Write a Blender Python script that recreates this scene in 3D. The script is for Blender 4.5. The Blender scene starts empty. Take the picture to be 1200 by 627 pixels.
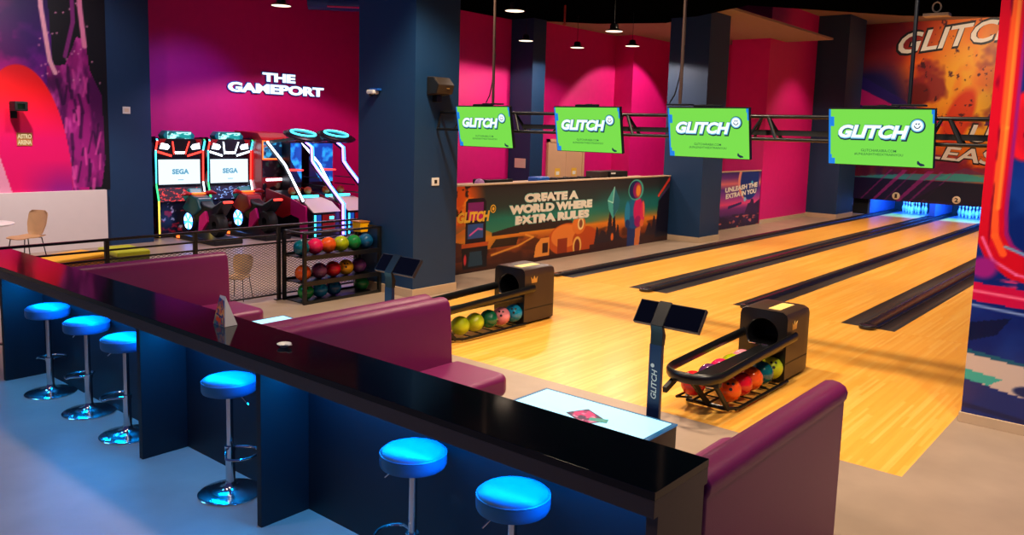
import bpy, bmesh, math, random
import numpy as np
from mathutils import Vector, Matrix

random.seed(7)
S = bpy.context.scene
COL = S.collection
PI = math.pi

# ------------------------------------------------------------------ helpers
def lin(c):
    r = []
    for v in c[:3]:
        v = v / 255.0
        r.append(v / 12.92 if v <= 0.04045 else ((v + 0.055) / 1.055) ** 2.4)
    return tuple(r) + (1.0,)

def world_loc(o):
    v = Vector((0, 0, 0))
    while o is not None:
        v += o.location
        o = o.parent
    return v

def rounded_rect(x0, x1, y0, y1, r, n=5):
    pts = []
    for cx, cy, a in ((x1 - r, y1 - r, 0), (x0 + r, y1 - r, 90), (x0 + r, y0 + r, 180), (x1 - r, y0 + r, 270)):
        for i in range(n + 1):
            t = math.radians(a + 90 * i / n)
            pts.append((cx + r * math.cos(t), cy + r * math.sin(t)))
    return pts

class MB:
    def __init__(self, mat=None):
        self.v, self.f, self.fm, self.mats = [], [], [], []
        self.cur = 0
        self.bev = False
        if mat is not None:
            self.m(mat)
    def m(self, mat):
        if mat not in self.mats:
            self.mats.append(mat)
        self.cur = self.mats.index(mat)
        return self
    def add(self, vs, fs):
        b = len(self.v)
        self.v.extend([tuple(p) for p in vs])
        for f in fs:
            self.f.append([i + b for i in f])
            self.fm.append(self.cur)
        return self
    def from_bm(self, bm):
        bm.verts.index_update()
        self.add([v.co[:] for v in bm.verts], [[v.index for v in f.verts] for f in bm.faces])
        bm.free()
        return self
    def box(self, x0, x1, y0, y1, z0, z1, bev=0.0, seg=2, rot=0.0, piv=None):
        bm = bmesh.new()
        bmesh.ops.create_cube(bm, size=1.0)
        for v in bm.verts:
            v.co = Vector(((x0 + x1) / 2 + v.co.x * (x1 - x0), (y0 + y1) / 2 + v.co.y * (y1 - y0), (z0 + z1) / 2 + v.co.z * (z1 - z0)))
        if bev > 0:
            self.bev = True
            bmesh.ops.bevel(bm, geom=bm.edges[:], offset=bev, segments=seg, profile=0.5, affect='EDGES')
        if rot:
            p = Vector(piv) if piv else Vector(((x0 + x1) / 2, (y0 + y1) / 2, 0))
            R = Matrix.Rotation(rot, 3, 'Z')
            for v in bm.verts:
                v.co = R @ (v.co - p) + p
        return self.from_bm(bm)
    def prism(self, pts, plane, d0, d1, bev=0.0, seg=2):
        def mk(a, b, d):
            return {'xz': (a, d, b), 'yz': (d, a, b), 'xy': (a, b, d)}[plane]
        bm = bmesh.new()
        vs = [bm.verts.new(mk(a, b, d0)) for a, b in pts]
        f = bm.faces.new(vs)
        r = bmesh.ops.extrude_face_region(bm, geom=[f])
        nv = [g for g in r['geom'] if isinstance(g, bmesh.types.BMVert)]
        ax = {'xz': 1, 'yz': 0, 'xy': 2}[plane]
        for v in nv:
            v.co[ax] += d1 - d0
        bmesh.ops.recalc_face_normals(bm, faces=bm.faces[:])
        if bev > 0:
            self.bev = True
            es = [e for e in bm.edges if e.calc_face_angle(0) > 0.7]
            bmesh.ops.bevel(bm, geom=es, offset=bev, segments=seg, profile=0.5, affect='EDGES', clamp_overlap=True)
        return self.from_bm(bm)
    def tube(self, pts, r, n=8, closed=False, rz=None):
        P = [Vector(p) for p in pts]
        N = len(P)
        vs, fs = [], []
        up = Vector((0, 0, 1))
        prev = None
        for i in range(N):
            if closed:
                t = (P[(i + 1) % N] - P[i - 1]).normalized()
            else:
                t = (P[min(i + 1, N - 1)] - P[max(i - 1, 0)]).normalized()
            if prev is None:
                a = up if abs(t.z) < 0.9 else Vector((1, 0, 0))
                b = (a - t * a.dot(t)).normalized()
            else:
                b = (prev - t * prev.dot(t)).normalized()
            prev = b
            c = t.cross(b)
            rr = r[i] if isinstance(r, (list, tuple)) else r
            r2 = rz if rz else rr
            for k in range(n):
                an = 2 * PI * k / n
                vs.append(P[i] + b * (r2 * math.cos(an)) + c * (rr * math.sin(an)))
        for i in range(N if closed else N - 1):
            j = (i + 1) % N
            for k in range(n):
                l = (k + 1) % n
                fs.append([i * n + k, i * n + l, j * n + l, j * n + k])
        if not closed:
            fs.append(list(range(n))[::-1])
            fs.append([(N - 1) * n + k for k in range(n)])
        return self.add(vs, fs)
    def cyl(self, a, b, r, n=16):
        return self.tube([a, b], r, n)
    def bar(self, a, b, w, h):
        a, b = Vector(a), Vector(b)
        t = (b - a).normalized()
        up = Vector((0, 0, 1)) if abs(t.z) < 0.95 else Vector((1, 0, 0))
        s = t.cross(up).normalized()
        u = s.cross(t)
        vs = []
        for p in (a, b):
            for sx, sy in ((-1, -1), (1, -1), (1, 1), (-1, 1)):
                vs.append(p + s * (w / 2 * sx) + u * (h / 2 * sy))
        return self.add(vs, [[0, 1, 2, 3], [7, 6, 5, 4], [0, 4, 5, 1], [1, 5, 6, 2], [2, 6, 7, 3], [3, 7, 4, 0]])
    def lathe(self, prof, c=(0, 0, 0), n=28, axis=None):
        vs, fs = [], []
        m = len(prof)
        for k in range(n):
            an = 2 * PI * k / n
            for r, z in prof:
                p = Vector((r * math.cos(an), r * math.sin(an), z))
                if axis == 'y':
                    p = Vector((p.x, -p.z, p.y))
                elif axis == 'x':
                    p = Vector((p.z, p.x, p.y))
                vs.append(p + Vector(c))
        for k in range(n):
            l = (k + 1) % n
            for i in range(m - 1):
                fs.append([k * m + i, l * m + i, l * m + i + 1, k * m + i + 1])
        if prof[0][0] > 1e-6:
            fs.append([k * m for k in range(n)][::-1])
        if prof[-1][0] > 1e-6:
            fs.append([k * m + m - 1 for k in range(n)])
        return self.add(vs, fs)
    def sphere(self, c, r, n=24, sz=1.0):
        prof = [(max(1e-7, r * math.sin(PI * i / (n // 2))) if 0 < i < n // 2 else 1e-7, -r * sz * math.cos(PI * i / (n // 2))) for i in range(n // 2 + 1)]
        return self.lathe(prof, c, n)
    def quad(self, *ps):
        return self.add(ps, [list(range(len(ps)))])
    def flat(self, pts, O, X, Y, off=0.0):
        O, X, Y = Vector(O), Vector(X), Vector(Y)
        N = X.cross(Y).normalized() * off
        return self.add([O + X * a + Y * b + N for a, b in pts], [list(range(len(pts)))])
    def disc(self, c, r, O, X, Y, off=0.0, n=28, ry=None):
        ry = ry or r
        return self.flat([(c[0] + r * math.cos(2 * PI * i / n), c[1] + ry * math.sin(2 * PI * i / n)) for i in range(n)], O, X, Y, off)
    def text(self, s, O, X, Y, w, h, shear=0.0, bold=0.0, depth=0.0, off=0.0, grow=0.0, spacing=1.0):
        """lettering fitted into a w x h box whose lower left corner is O"""
        cu = bpy.data.curves.new('lettering_curve', 'FONT')
        cu.body = s
        cu.shear = shear
        cu.offset = bold
        cu.space_character = spacing
        cu.resolution_u = 3
        cu.extrude = 0.02 if depth > 0 else 0.0
        ob = bpy.data.objects.new('lettering_curve', cu)
        me = bpy.data.meshes.new_from_object(ob)
        V = [v.co.copy() for v in me.vertices]
        F = [list(p.vertices) for p in me.polygons]
        bpy.data.objects.remove(ob); bpy.data.curves.remove(cu); bpy.data.meshes.remove(me)
        x0, x1 = min(v.x for v in V), max(v.x for v in V)
        y0, y1 = min(v.y for v in V), max(v.y for v in V)
        O, X, Y = Vector(O), Vector(X), Vector(Y)
        N = X.cross(Y).normalized()
        out = []
        for v in V:
            a = -grow + (v.x - x0) / (x1 - x0) * (w + 2 * grow)
            b = -grow + (v.y - y0) / (y1 - y0) * (h + 2 * grow)
            z = off + ((v.z + 0.02) / 0.04 * depth if depth > 0 else 0)
            out.append(O + X * a + Y * b + N * z)
        return self.add(out, F)
    def build(self, name, parent=None, smooth=40):
        me = bpy.data.meshes.new(name)
        off = world_loc(parent) if parent is not None else Vector((0, 0, 0))
        me.from_pydata([(p[0] - off.x, p[1] - off.y, p[2] - off.z) for p in self.v], [], self.f)
        for mt in self.mats:
            me.materials.append(mt)
        me.polygons.foreach_set('material_index', self.fm)
        if smooth:
            me.polygons.foreach_set('use_smooth', [True] * len(self.f))
            me.update()
            me.set_sharp_from_angle(angle=math.radians(smooth))
        me.update()
        o = bpy.data.objects.new(name, me)
        COL.objects.link(o)
        if self.bev and smooth:
            wn = o.modifiers.new('weighted_normals', 'WEIGHTED_NORMAL')
            wn.keep_sharp = True
            wn.weight = 90
        if parent is not None:
            o.parent = parent
        return o

def tag(o, label, cat, group=None, kind=None):
    if label: o['label'] = label
    if cat: o['category'] = cat
    if group: o['group'] = group
    if kind: o['kind'] = kind
    return o

def thing(name, label, cat, loc=(0, 0, 0), group=None):
    o = bpy.data.objects.new(name, None)
    o.empty_display_size = 0.1
    COL.objects.link(o)
    o.location = loc
    return tag(o, label, cat, group)

def struct(mb, name, smooth=40):
    o = mb.build(name, None, smooth)
    o['kind'] = 'structure'
    return o

def dup(src, loc=None, rotz=None, label=None, parent=None, group=None):
    c = src.copy()
    COL.objects.link(c)
    if parent is not None:
        c.parent = parent
    if loc is not None: c.location = loc
    if rotz is not None: c.rotation_euler.z = rotz
    if label: c['label'] = label
    if group: c['group'] = group
    for ch in list(src.children):
        dup(ch, parent=c)
    return c

# ------------------------------------------------------------------ materials
def nodes(mat):
    mat.use_nodes = True
    nt = mat.node_tree
    return nt, nt.nodes['Principled BSDF']

def M(name, rgb, rough=0.5, metal=0.0, noise=0.08, scale=6.0, emit=0.0, ergb=None, bump=0.0, bscale=120.0, spec=0.5, coat=0.0, stretch=(1, 1, 1)):
    mat = bpy.data.materials.new(name)
    nt, b = nodes(mat)
    c = lin(rgb)
    tc = nt.nodes.new('ShaderNodeTexCoord')
    mp = nt.nodes.new('ShaderNodeMapping')
    mp.inputs['Scale'].default_value = stretch
    nz = nt.nodes.new('ShaderNodeTexNoise')
    nz.inputs['Scale'].default_value = scale
    nz.inputs['Detail'].default_value = 5
    mx = nt.nodes.new('ShaderNodeMix'); mx.data_type = 'RGBA'
    mx.inputs[6].default_value = tuple(v * (1 - noise) for v in c[:3]) + (1,)
    mx.inputs[7].default_value = tuple(min(1, v * (1 + noise)) for v in c[:3]) + (1,)
    nt.links.new(tc.outputs['Object'], mp.inputs[0])
    nt.links.new(mp.outputs[0], nz.inputs['Vector'])
    nt.links.new(nz.outputs['Fac'], mx.inputs[0])
    nt.links.new(mx.outputs[2], b.inputs['Base Color'])
    b.inputs['Roughness'].default_value = rough
    b.inputs['Metallic'].default_value = metal
    b.inputs['Specular IOR Level'].default_value = spec
    b.inputs['Coat Weight'].default_value = coat
    if emit > 0:
        b.inputs['Emission Color'].default_value = lin(ergb or rgb)
        b.inputs['Emission Strength'].default_value = emit
    if bump > 0:
        n2 = nt.nodes.new('ShaderNodeTexNoise'); n2.inputs['Scale'].default_value = bscale
        bp = nt.nodes.new('ShaderNodeBump'); bp.inputs['Strength'].default_value = bump
        bp.inputs['Distance'].default_value = 0.004
        nt.links.new(tc.outputs['Object'], n2.inputs['Vector'])
        nt.links.new(n2.outputs['Fac'], bp.inputs['Height'])
        nt.links.new(bp.outputs[0], b.inputs['Normal'])
    return mat

def glow(name, rgb, strength):
    return M(name, (12, 12, 14), rough=0.4, noise=0.0, emit=strength, ergb=rgb)

def wood_lane(name, c1, c2, c3):
    mat = bpy.data.materials.new(name)
    nt, b = nodes(mat)
    L = nt.links
    tc = nt.nodes.new('ShaderNodeTexCoord')
    sx = nt.nodes.new('ShaderNodeSeparateXYZ'); L.new(tc.outputs['Object'], sx.inputs[0])
    def math_(op, a, bv=None):
        n = nt.nodes.new('ShaderNodeMath'); n.operation = op
        if hasattr(a, 'links'): L.new(a, n.inputs[0])
        else: n.inputs[0].default_value = a
        if bv is not None:
            if hasattr(bv, 'links'): L.new(bv, n.inputs[1])
            else: n.inputs[1].default_value = bv
        return n.outputs[0]
    row = math_('FLOOR', math_('MULTIPLY', sx.outputs[0], 36.0))
    wn0 = nt.nodes.new('ShaderNodeTexWhiteNoise'); wn0.noise_dimensions = '1D'; L.new(row, wn0.inputs['W'])
    yy = math_('ADD', math_('MULTIPLY', sx.outputs[1], 0.8), math_('MULTIPLY', wn0.outputs['Value'], 9.0))
    cb = nt.nodes.new('ShaderNodeCombineXYZ'); L.new(row, cb.inputs[0]); L.new(math_('FLOOR', yy), cb.inputs[1])
    wn = nt.nodes.new('ShaderNodeTexWhiteNoise'); wn.noise_dimensions = '2D'; L.new(cb.outputs[0], wn.inputs['Vector'])
    mp = nt.nodes.new('ShaderNodeMapping'); mp.inputs['Scale'].default_value = (45, 1.6, 1); L.new(tc.outputs['Object'], mp.inputs[0])
    nz = nt.nodes.new('ShaderNodeTexNoise'); nz.inputs['Scale'].default_value = 1.0; nz.inputs['Detail'].default_value = 6; L.new(mp.outputs[0], nz.inputs['Vector'])
    f = math_('ADD', math_('MULTIPLY', wn.outputs['Value'], 0.6), math_('MULTIPLY', nz.outputs['Fac'], 0.4))
    rp = nt.nodes.new('ShaderNodeValToRGB')
    e = rp.color_ramp.elements
    e[0].position = 0.1; e[0].color = lin(c1); e[1].position = 0.9; e[1].color = lin(c3)
    k = e.new(0.5); k.color = lin(c2)
    L.new(f, rp.inputs[0]); L.new(rp.outputs[0], b.inputs['Base Color'])
    b.inputs['Roughness'].default_value = 0.3
    b.inputs['Specular IOR Level'].default_value = 0.28
    return mat

navy = M('navy_paint', (10, 52, 92), 0.55, bump=0.15, bscale=60)
pink = M('pink_paint', (216, 0, 120), 0.55, bump=0.1, bscale=60)
concrete = M('polished_concrete', (162, 140, 122), 0.42, noise=0.24, scale=2.2, bump=0.05, bscale=30)
beige = M('beige_paint', (196, 170, 140), 0.6)
white_paint = M('white_paint', (226, 216, 214), 0.6, noise=0.03)
door_beige = M('door_beige', (214, 170, 132), 0.5, noise=0.04)
maple = wood_lane('maple_boards', (236, 160, 58), (241, 172, 70), (246, 188, 92))
ceil_m = M('ceiling_panel', (150, 128, 110), 0.8)
black_m = M('black_matte', (5, 6, 8), 0.6, noise=0.1)
black_paint = M('black_steel', (14, 15, 18), 0.35, noise=0.1)
counter_m = M('counter_gloss', (4, 8, 16), 0.09, noise=0.2, scale=30, spec=0.4)
fascia_m = M('counter_panel', (52, 44, 46), 0.4, noise=0.08, scale=40)
panel_m = M('counter_navy_panel', (5, 8, 18), 0.55, noise=0.08, scale=40)
leather = M('maroon_leather', (122, 26, 88), 0.38, noise=0.05, scale=10, bump=0.25, bscale=160)
stool_m = M('stool_vinyl', (28, 98, 150), 0.42, noise=0.04, bump=0.1, bscale=140)
chrome = M('chrome', (214, 212, 212), 0.16, 1.0, noise=0.02)
gutter_m = M('gutter_plastic', (40, 38, 42), 0.42, noise=0.1)
cap_m = M('cap_plastic', (30, 28, 32), 0.25, noise=0.1)
hood_m = M('hood_plastic', (58, 42, 34), 0.38, noise=0.06)
hood_black = M('hood_black', (13, 13, 15), 0.3, noise=0.1)
gold = M('gold_plate', (220, 176, 92), 0.35, 0.6, noise=0.05)
plate_m = M('brass_plate', (244, 206, 120), 0.45, noise=0.05)
screen_black = M('touch_glass', (4, 5, 9), 0.07, noise=0.0)
white_m = M('white_plastic', (232, 230, 226), 0.35, noise=0.02)
wire_m = M('mesh_wire', (70, 62, 74), 0.45, noise=0.05)
pin_m = M('pin_white', (238, 240, 246), 0.22, noise=0.02)
pin_red = M('pin_stripe', (190, 20, 30), 0.3, noise=0.02)
yellow_m = M('yellow_vinyl', (255, 182, 0), 0.4, noise=0.04)
orange_side = M('ottoman_side', (176, 104, 22), 0.5, noise=0.05)
green_m = M('lime_vinyl', (186, 186, 30), 0.4, noise=0.05)
olive_m = M('olive_side', (104, 108, 14), 0.5, noise=0.05)
ply = M('bent_plywood', (206, 160, 112), 0.45, noise=0.12, scale=4, stretch=(1, 14, 1))
paper_m = M('paper', (226, 208, 184), 0.7, noise=0.03)
blue_m = M('blue_plastic', (20, 90, 190), 0.4, noise=0.05)
speaker_m = M('speaker_brown', (50, 40, 34), 0.5, noise=0.08)
grille_m = M('speaker_grille', (8, 10, 14), 0.6, noise=0.2, scale=200)
red_m = M('arcade_red', (190, 24, 30), 0.3, noise=0.06)
cab_black = M('cabinet_black', (10, 12, 24), 0.35, noise=0.15)
magenta_m = M('arcade_magenta', (226, 20, 120), 0.35, noise=0.05)
cream_m = M('arcade_cream', (226, 206, 176), 0.4, noise=0.04)
teal_m = M('arcade_teal', (20, 150, 140), 0.35, noise=0.25, scale=12)
tyre_m = M('tyre_rubber', (10, 10, 12), 0.6, noise=0.1)
deck_m = M('pin_deck', (120, 130, 160), 0.25, noise=0.05)
kick_m = M('kickback_board', (70, 96, 150), 0.45, noise=0.05)

g_white = glow('led_white', (225, 238, 255), 5.0)
g_blue = glow('led_blue', (40, 110, 255), 8.0)
g_cyan = glow('led_cyan', (60, 220, 255), 4.5)
g_red = glow('led_red', (255, 50, 40), 4.0)
g_orange = glow('led_orange', (255, 110, 40), 2.5)
g_green = glow('led_green', (60, 255, 140), 2.0)
g_yellow = glow('led_yellow', (255, 210, 70), 2.5)
g_violet = glow('led_violet', (170, 110, 255), 6.0)
g_pink = glow('led_pink', (255, 60, 190), 2.5)
g_bar = glow('led_bar_blue', (10, 120, 255), 6.0)
g_lamp = glow('lamp_diffuser', (255, 226, 196), 2.2)
s_green = glow('screen_green', (120, 222, 74), 1.0)
s_blue = glow('screen_blue', (10, 132, 235), 0.95)
s_navy = glow('screen_navy', (10, 52, 96), 0.5)
s_teal = glow('screen_teal_text', (20, 110, 70), 0.6)
s_white = glow('screen_white', (238, 248, 255), 1.15)
s_cyan = glow('screen_cyan', (120, 205, 240), 0.95)
s_sega = glow('screen_pale', (226, 246, 255), 1.25)
s_ltblue = glow('screen_letters', (120, 190, 225), 0.8)
t_top = glow('table_light', (175, 236, 255), 1.5)
t_edge = glow('table_edge', (8, 120, 175), 0.6)
p_white = M('print_white', (240, 236, 222), 0.5, noise=0.02)
p_gold = M('print_gold', (240, 190, 60), 0.5, noise=0.02)
p_black = M('print_black', (10, 10, 16), 0.5, noise=0.02)
p_cyan = M('print_cyan', (120, 210, 200), 0.5, noise=0.02)

def attr_mat(name, emit=0.0, rough=0.45, spec=0.4):
    mat = bpy.data.materials.new(name)
    nt, b = nodes(mat)
    a = nt.nodes.new('ShaderNodeAttribute'); a.attribute_name = 'print'
    nt.links.new(a.outputs['Color'], b.inputs['Base Color'])
    b.inputs['Roughness'].default_value = rough
    b.inputs['Specular IOR Level'].default_value = spec
    if emit:
        nt.links.new(a.outputs['Color'], b.inputs['Emission Color'])
        b.inputs['Emission Strength'].default_value = emit
    return mat
print_mat = attr_mat('printed_graphic')
print_gloss = attr_mat('printed_gloss', rough=0.18, spec=0.5)
print_glow = attr_mat('backlit_graphic', emit=1.2)

# ------------------------------------------------------------------ printed art
def vnoise(x, y, seed=0, octv=4):
    rng = np.random.RandomState(seed)
    tot = np.zeros_like(x); amp = 1.0; norm = 0
    for o in range(octv):
        T = rng.rand(64, 64)
        xi = np.floor(x).astype(int); yi = np.floor(y).astype(int)
        fx = x - xi; fy = y - yi
        fx = fx * fx * (3 - 2 * fx); fy = fy * fy * (3 - 2 * fy)
        g = lambda a, b: T[a % 64, b % 64]
        v = (g(xi, yi) * (1 - fx) + g(xi + 1, yi) * fx) * (1 - fy) + (g(xi, yi + 1) * (1 - fx) + g(xi + 1, yi + 1) * fx) * fy
        tot += v * amp; norm += amp
        amp *= 0.5; x = x * 2.03 + 11.3; y = y * 2.03 + 5.7
    return tot / norm

class Canvas:
    """a print laid out in metres: x to the right, y up"""
    def __init__(self, w, h, nx, ny, base=(0, 0, 0)):
        self.w, self.h = w, h
        self.x, self.y = np.meshgrid(np.linspace(0, w, nx), np.linspace(0, h, ny))
        self.a = np.zeros((ny, nx, 3)) + np.array(base, float) / 255
        self.e = max(w / nx, h / ny)
    def mix(self, m, c):
        m = np.clip(m, 0, 1)[..., None]
        c = np.array(c, float) / 255
        self.a = self.a * (1 - m) + c * m
        return self
    def vgrad(self, stops):
        ys = [s[0] for s in stops]
        for k in range(3):
            self.a[..., k] = np.interp(self.y, ys, [s[1][k] / 255 for s in stops])
        return self
    def inside(self, pts):
        m = np.zeros(self.x.shape, bool)
        n = len(pts)
        for i in range(n):
            (x0, y0), (x1, y1) = pts[i], pts[(i + 1) % n]
            if y0 == y1: continue
            c = ((self.y >= min(y0, y1)) & (self.y < max(y0, y1)))
            m ^= c & (self.x < x0 + (self.y - y0) * (x1 - x0) / (y1 - y0))
        return m
    def poly(self, pts, c, a=1.0):
        return self.mix(self.inside(pts) * a, c)
    def ell(self, cx, cy, rx, ry, c, soft=0.0, a=1.0, rot=0.0):
        dx, dy = self.x - cx, self.y - cy
        if rot:
            cr, sr = math.cos(rot), math.sin(rot)
            dx, dy = dx * cr + dy * sr, -dx * sr + dy * cr
        d = np.sqrt((dx / rx) ** 2 + (dy / ry) ** 2)
        s = max(soft, self.e / min(rx, ry))
        return self.mix(np.clip((1 + s / 2 - d) / s, 0, 1) * a, c)
    def line(self, pts, wd, c, a=1.0):
        for (x0, y0), (x1, y1) in zip(pts[:-1], pts[1:]):
            L = (x1 - x0) ** 2 + (y1 - y0) ** 2 + 1e-9
            t = np.clip(((self.x - x0) * (x1 - x0) + (self.y - y0) * (y1 - y0)) / L, 0, 1)
            d = np.hypot(self.x - x0 - t * (x1 - x0), self.y - y0 - t * (y1 - y0))
            self.mix(np.clip((wd / 2 + self.e / 2 - d) / self.e, 0, 1) * a, c)
        return self
    def noise(self, c, sx, sy, lo, hi, a=1.0, seed=0, m=None):
        v = vnoise(self.x * sx, self.y * sy, seed)
        v = np.clip((v - lo) / (hi - lo), 0, 1) * a
        if m is not None: v = v * m
        return self.mix(v, c)
    def panel(self, name, O, X, Y, parent, mat=None, sat=1.0):
        O, X, Y = np.array(O, float), np.array(X, float), np.array(Y, float)
        ny, nx = self.x.shape
        off = world_loc(parent) if parent is not None else Vector((0, 0, 0))
        V = O + self.x[..., None] * X + self.y[..., None] * Y - np.array(off)
        V = V.reshape(-1, 3)
        i = np.arange(ny * nx).reshape(ny, nx)
        F = np.stack([i[:-1, :-1], i[:-1, 1:], i[1:, 1:], i[1:, :-1]], -1).reshape(-1, 4)
        me = bpy.data.meshes.new(name)
        me.from_pydata(V.tolist(), [], F.tolist())
        a = np.clip(self.a, 0, 1)
        l = np.where(a <= 0.04045, a / 12.92, ((a + 0.055) / 1.055) ** 2.4)
        col = np.concatenate([l.reshape(-1, 3), np.ones((ny * nx, 1))], 1).astype(np.float32)
        at = me.color_attributes.new('print', 'FLOAT_COLOR', 'POINT')
        at.data.foreach_set('color', col.ravel())
        me.materials.append(mat or print_mat)
        me.update()
        o = bpy.data.objects.new(name, me)
        COL.objects.link(o)
        if parent is not None: o.parent = parent
        return o

XP, YP, ZP = Vector((1, 0, 0)), Vector((0, 1, 0)), Vector((0, 0, 1))

# ================================================================== THE SETTING
LW = 1.0541
LX = [0.0, 1.717, 3.219, 4.936]             # left edges of the four lanes
fl = MB(concrete)
fl.quad((-14, -14, 0), (10, -14, 0), (10, -4.65, 0), (-14, -4.65, 0))
fl.quad((-14, -4.65, 0), (-0.36, -4.65, 0), (-0.36, 20, 0), (-14, 20, 0))
fl.quad((6.24, -4.65, 0), (10, -4.65, 0), (10, 0, 0), (6.24, 0, 0))
fl.quad((5.99, 0, 0), (10, 0, 0), (10, 20, 0), (5.99, 20, 0))
struct(fl, 'floor')

CZ = 6.0
struct(MB(ceil_m).box(-10.5, 9.5, -5, 20, CZ, CZ + 0.1), 'ceiling')
raft = [(-5.7, 4.5), (-4.06, 6.3), (-2.5, 6.9), (0.3, 5.3), (2.5, 8.1), (4.2, 9.2), (9, 11), (9, -5), (-0.2, -5), (-0.2, 1.0), (-5.7, 1.0)]
black_ceiling = M('black_ceiling', (3, 4, 6), 1.0, spec=0.0)
raft = [(7.625 + (a - 7.625) * 0.962, -10.658 + (b + 10.658) * 0.962) for a, b in raft]
struct(MB(black_ceiling).prism(raft, 'xy', 4.9, 4.94), 'ceiling_black')
struct(MB(ceil_m).box(-5.0, -0.2, 1.0, 11.8, 5.0, 5.05), 'ceiling_reception')

w = MB(pink).box(-9.3, -9.2, -3.2, 3.4, 0, CZ)
struct(w, 'wall_arcade')
struct(MB(pink).box(-9.2, -5.1, 3.3, 3.4, 0, CZ), 'wall_return')
w = MB(pink).box(-5.1, -5.0, 1.0, 8.6, 0, CZ)
w.box(-5.1, -4.42, 8.6, 11.8, 0, CZ)
w.box(-5.1, -2.6, 11.8, 12.6, 0, CZ)
struct(w, 'wall_reception')
struct(MB(pink).box(-2.6, -1.5, 10.75, 14.2, 0, CZ), 'wall_block')
struct(MB(beige).box(-1.5, -1.485, 10.75, 14.18, 0, 0.1), 'baseboard_block')
struct(MB(navy).box(-14, -7.8, -14, -3.9, 0, CZ), 'wall_left')
struct(MB(white_paint).box(-7.8, -7.7, -12, -3.95, 0, 1.05, 0.004), 'wall_low_white')

def column(name, x0, x1, y0, y1, base=True):
    struct(MB(navy).box(x0, x1, y0, y1, 0, CZ), name)
    if base:
        struct(MB(beige).box(x0 - 0.015, x1 + 0.015, y0 - 0.015, y1 + 0.015, 0, 0.125, 0.004), 'baseboard_' + name)
column('column_near', -1.72, -0.55, -3.02, -2.18)
column('column_middle', -1.62, -0.66, 5.6, 6.55)
column('column_far', -1.5, -0.58, 14.2, 15.7)
column('column_left', -9.2, -7.8, -3.9, -3.05, False)
column('column_reception', -4.99, -4.33, 4.15, 4.62, False)

# far wall over the pins, printed from side to side
mural = struct(MB(black_m).box(-0.89, 6.4, 16.6, 16.72, 0.5, CZ), 'wall_mural')
c = Canvas(7.29, 5.5, 330, 260, (200, 50, 20))
c.vgrad([(0, (24, 18, 60)), (0.55, (24, 30, 96)), (0.68, (36, 60, 120)), (0.76, (40, 140, 165)), (0.84, (70, 26, 90)), (1.2, (150, 26, 54)), (2.0, (214, 48, 30)), (5.5, (205, 58, 20))])
c.ell(3.3, 3.6, 1.5, 2.0, (250, 170, 30), 1.1)
c.ell(3.5, 3.0, 1.2, 1.2, (255, 190, 40), 1.2)
c.noise((250, 110, 20), 1.2, 0.8, 0.45, 0.65, 0.75, 3)
c.noise((120, 10, 40), 1.0, 1.1, 0.52, 0.62, 0.75, 8)
c.ell(0.3, 2.7, 1.25, 1.7, (24, 20, 86), 0.6)
c.ell(0.2, 5.2, 1.6, 0.9, (110, 14, 40), 0.8)
c.ell(5.0, 4.0, 1.2, 1.6, (120, 60, 20), 1.0, 0.7)
c.poly([(0, 1.9), (1.2, 1.6), (1.9, 2.8), (0, 3.9)], (40, 20, 120), 0.6)
c.poly([(0, 3.0), (1.6, 2.5), (2.5, 2.35), (2.5, 2.6), (1.2, 2.9), (0, 3.5)], (230, 20, 120), 0.75)
c.ell(1.9, 2.0, 0.35, 0.8, (70, 10, 80), 0.3, 0.9, 0.3)
c.ell(1.75, 3.3, 0.3, 0.35, (110, 20, 20), 0.3, 0.9)
c.ell(2.9, 2.6, 0.35, 0.9, (220, 40, 20), 0.3, 0.8, -0.3)
c.poly([(3.6, 2.4), (3.9, 3.4), (4.4, 3.7), (4.4, 2.3)], (70, 20, 90), 0.95)
c.noise((60, 10, 30), 9, 7, 0.72, 0.76, 0.9, 5, (c.y > 2) & (c.x > 1.6))
c.poly([(0, 0.70), (1.5, 0.86), (3.2, 0.95), (4.2, 0.80), (4.2, 0.74), (0, 0.66)], (60, 160, 175), 0.8)
c.poly([(2.4, 0.76), (3.2, 1.12), (4.2, 0.86), (4.2, 0.74)], (60, 180, 165), 0.6)
c.noise((120, 20, 80), 2.2, 3, 0.45, 0.6, 0.7, 12, (c.y > 0.95) & (c.y < 1.5))
c.poly([(0, 0), (7.3, 0), (7.3, 0.70), (0, 0.68)], (22, 18, 66), 0.9)
for k in range(6):
    x0 = 0.25 + k * 0.36
    w0 = (0.05, 0.10, 0.04, 0.12, 0.06, 0.03)[k]
    c.poly([(x0, 0), (x0 + w0, 0), (x0 + w0 * 1.5 + 0.85, 0.98), (x0 + 0.85, 0.98)], (180, 40, 150), (0.5, 0.7, 0.4, 0.65, 0.5, 0.4)[k])
c.poly([(1.9, 0.1), (4.4, 0.0), (7.3, 0), (7.3, 0.66), (2.7, 0.66)], (12, 20, 44), 0.8)
mo = c.panel('mural_print', (-0.89, 16.594, 0.5), (1, 0, 0), (0, 0, 1), mural)
mt = MB(p_black)
def far_word(s, x, z, ww, hh, tilt, out=0.05):
    X = Vector((1, 0, tilt)).normalized()
    for off, g, mm in ((0.004, out, p_black), (0.008, 0.0, p_white)):
        mt.m(mm).text(s, (x, 16.59, z), X, ZP, ww, hh, 0.25, 0.045 if g else 0.02, 0, off, g)
far_word('GLITCH', 0.15, 5.02, 3.4, 0.62, 0.12, 0.07)
far_word('UN', 2.35, 2.42, 1.25, 0.5, -0.05)
far_word('LEASH', 1.2, 1.88, 2.6, 0.42, -0.07)
mt.build('mural_lettering', mural, 0)

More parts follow.
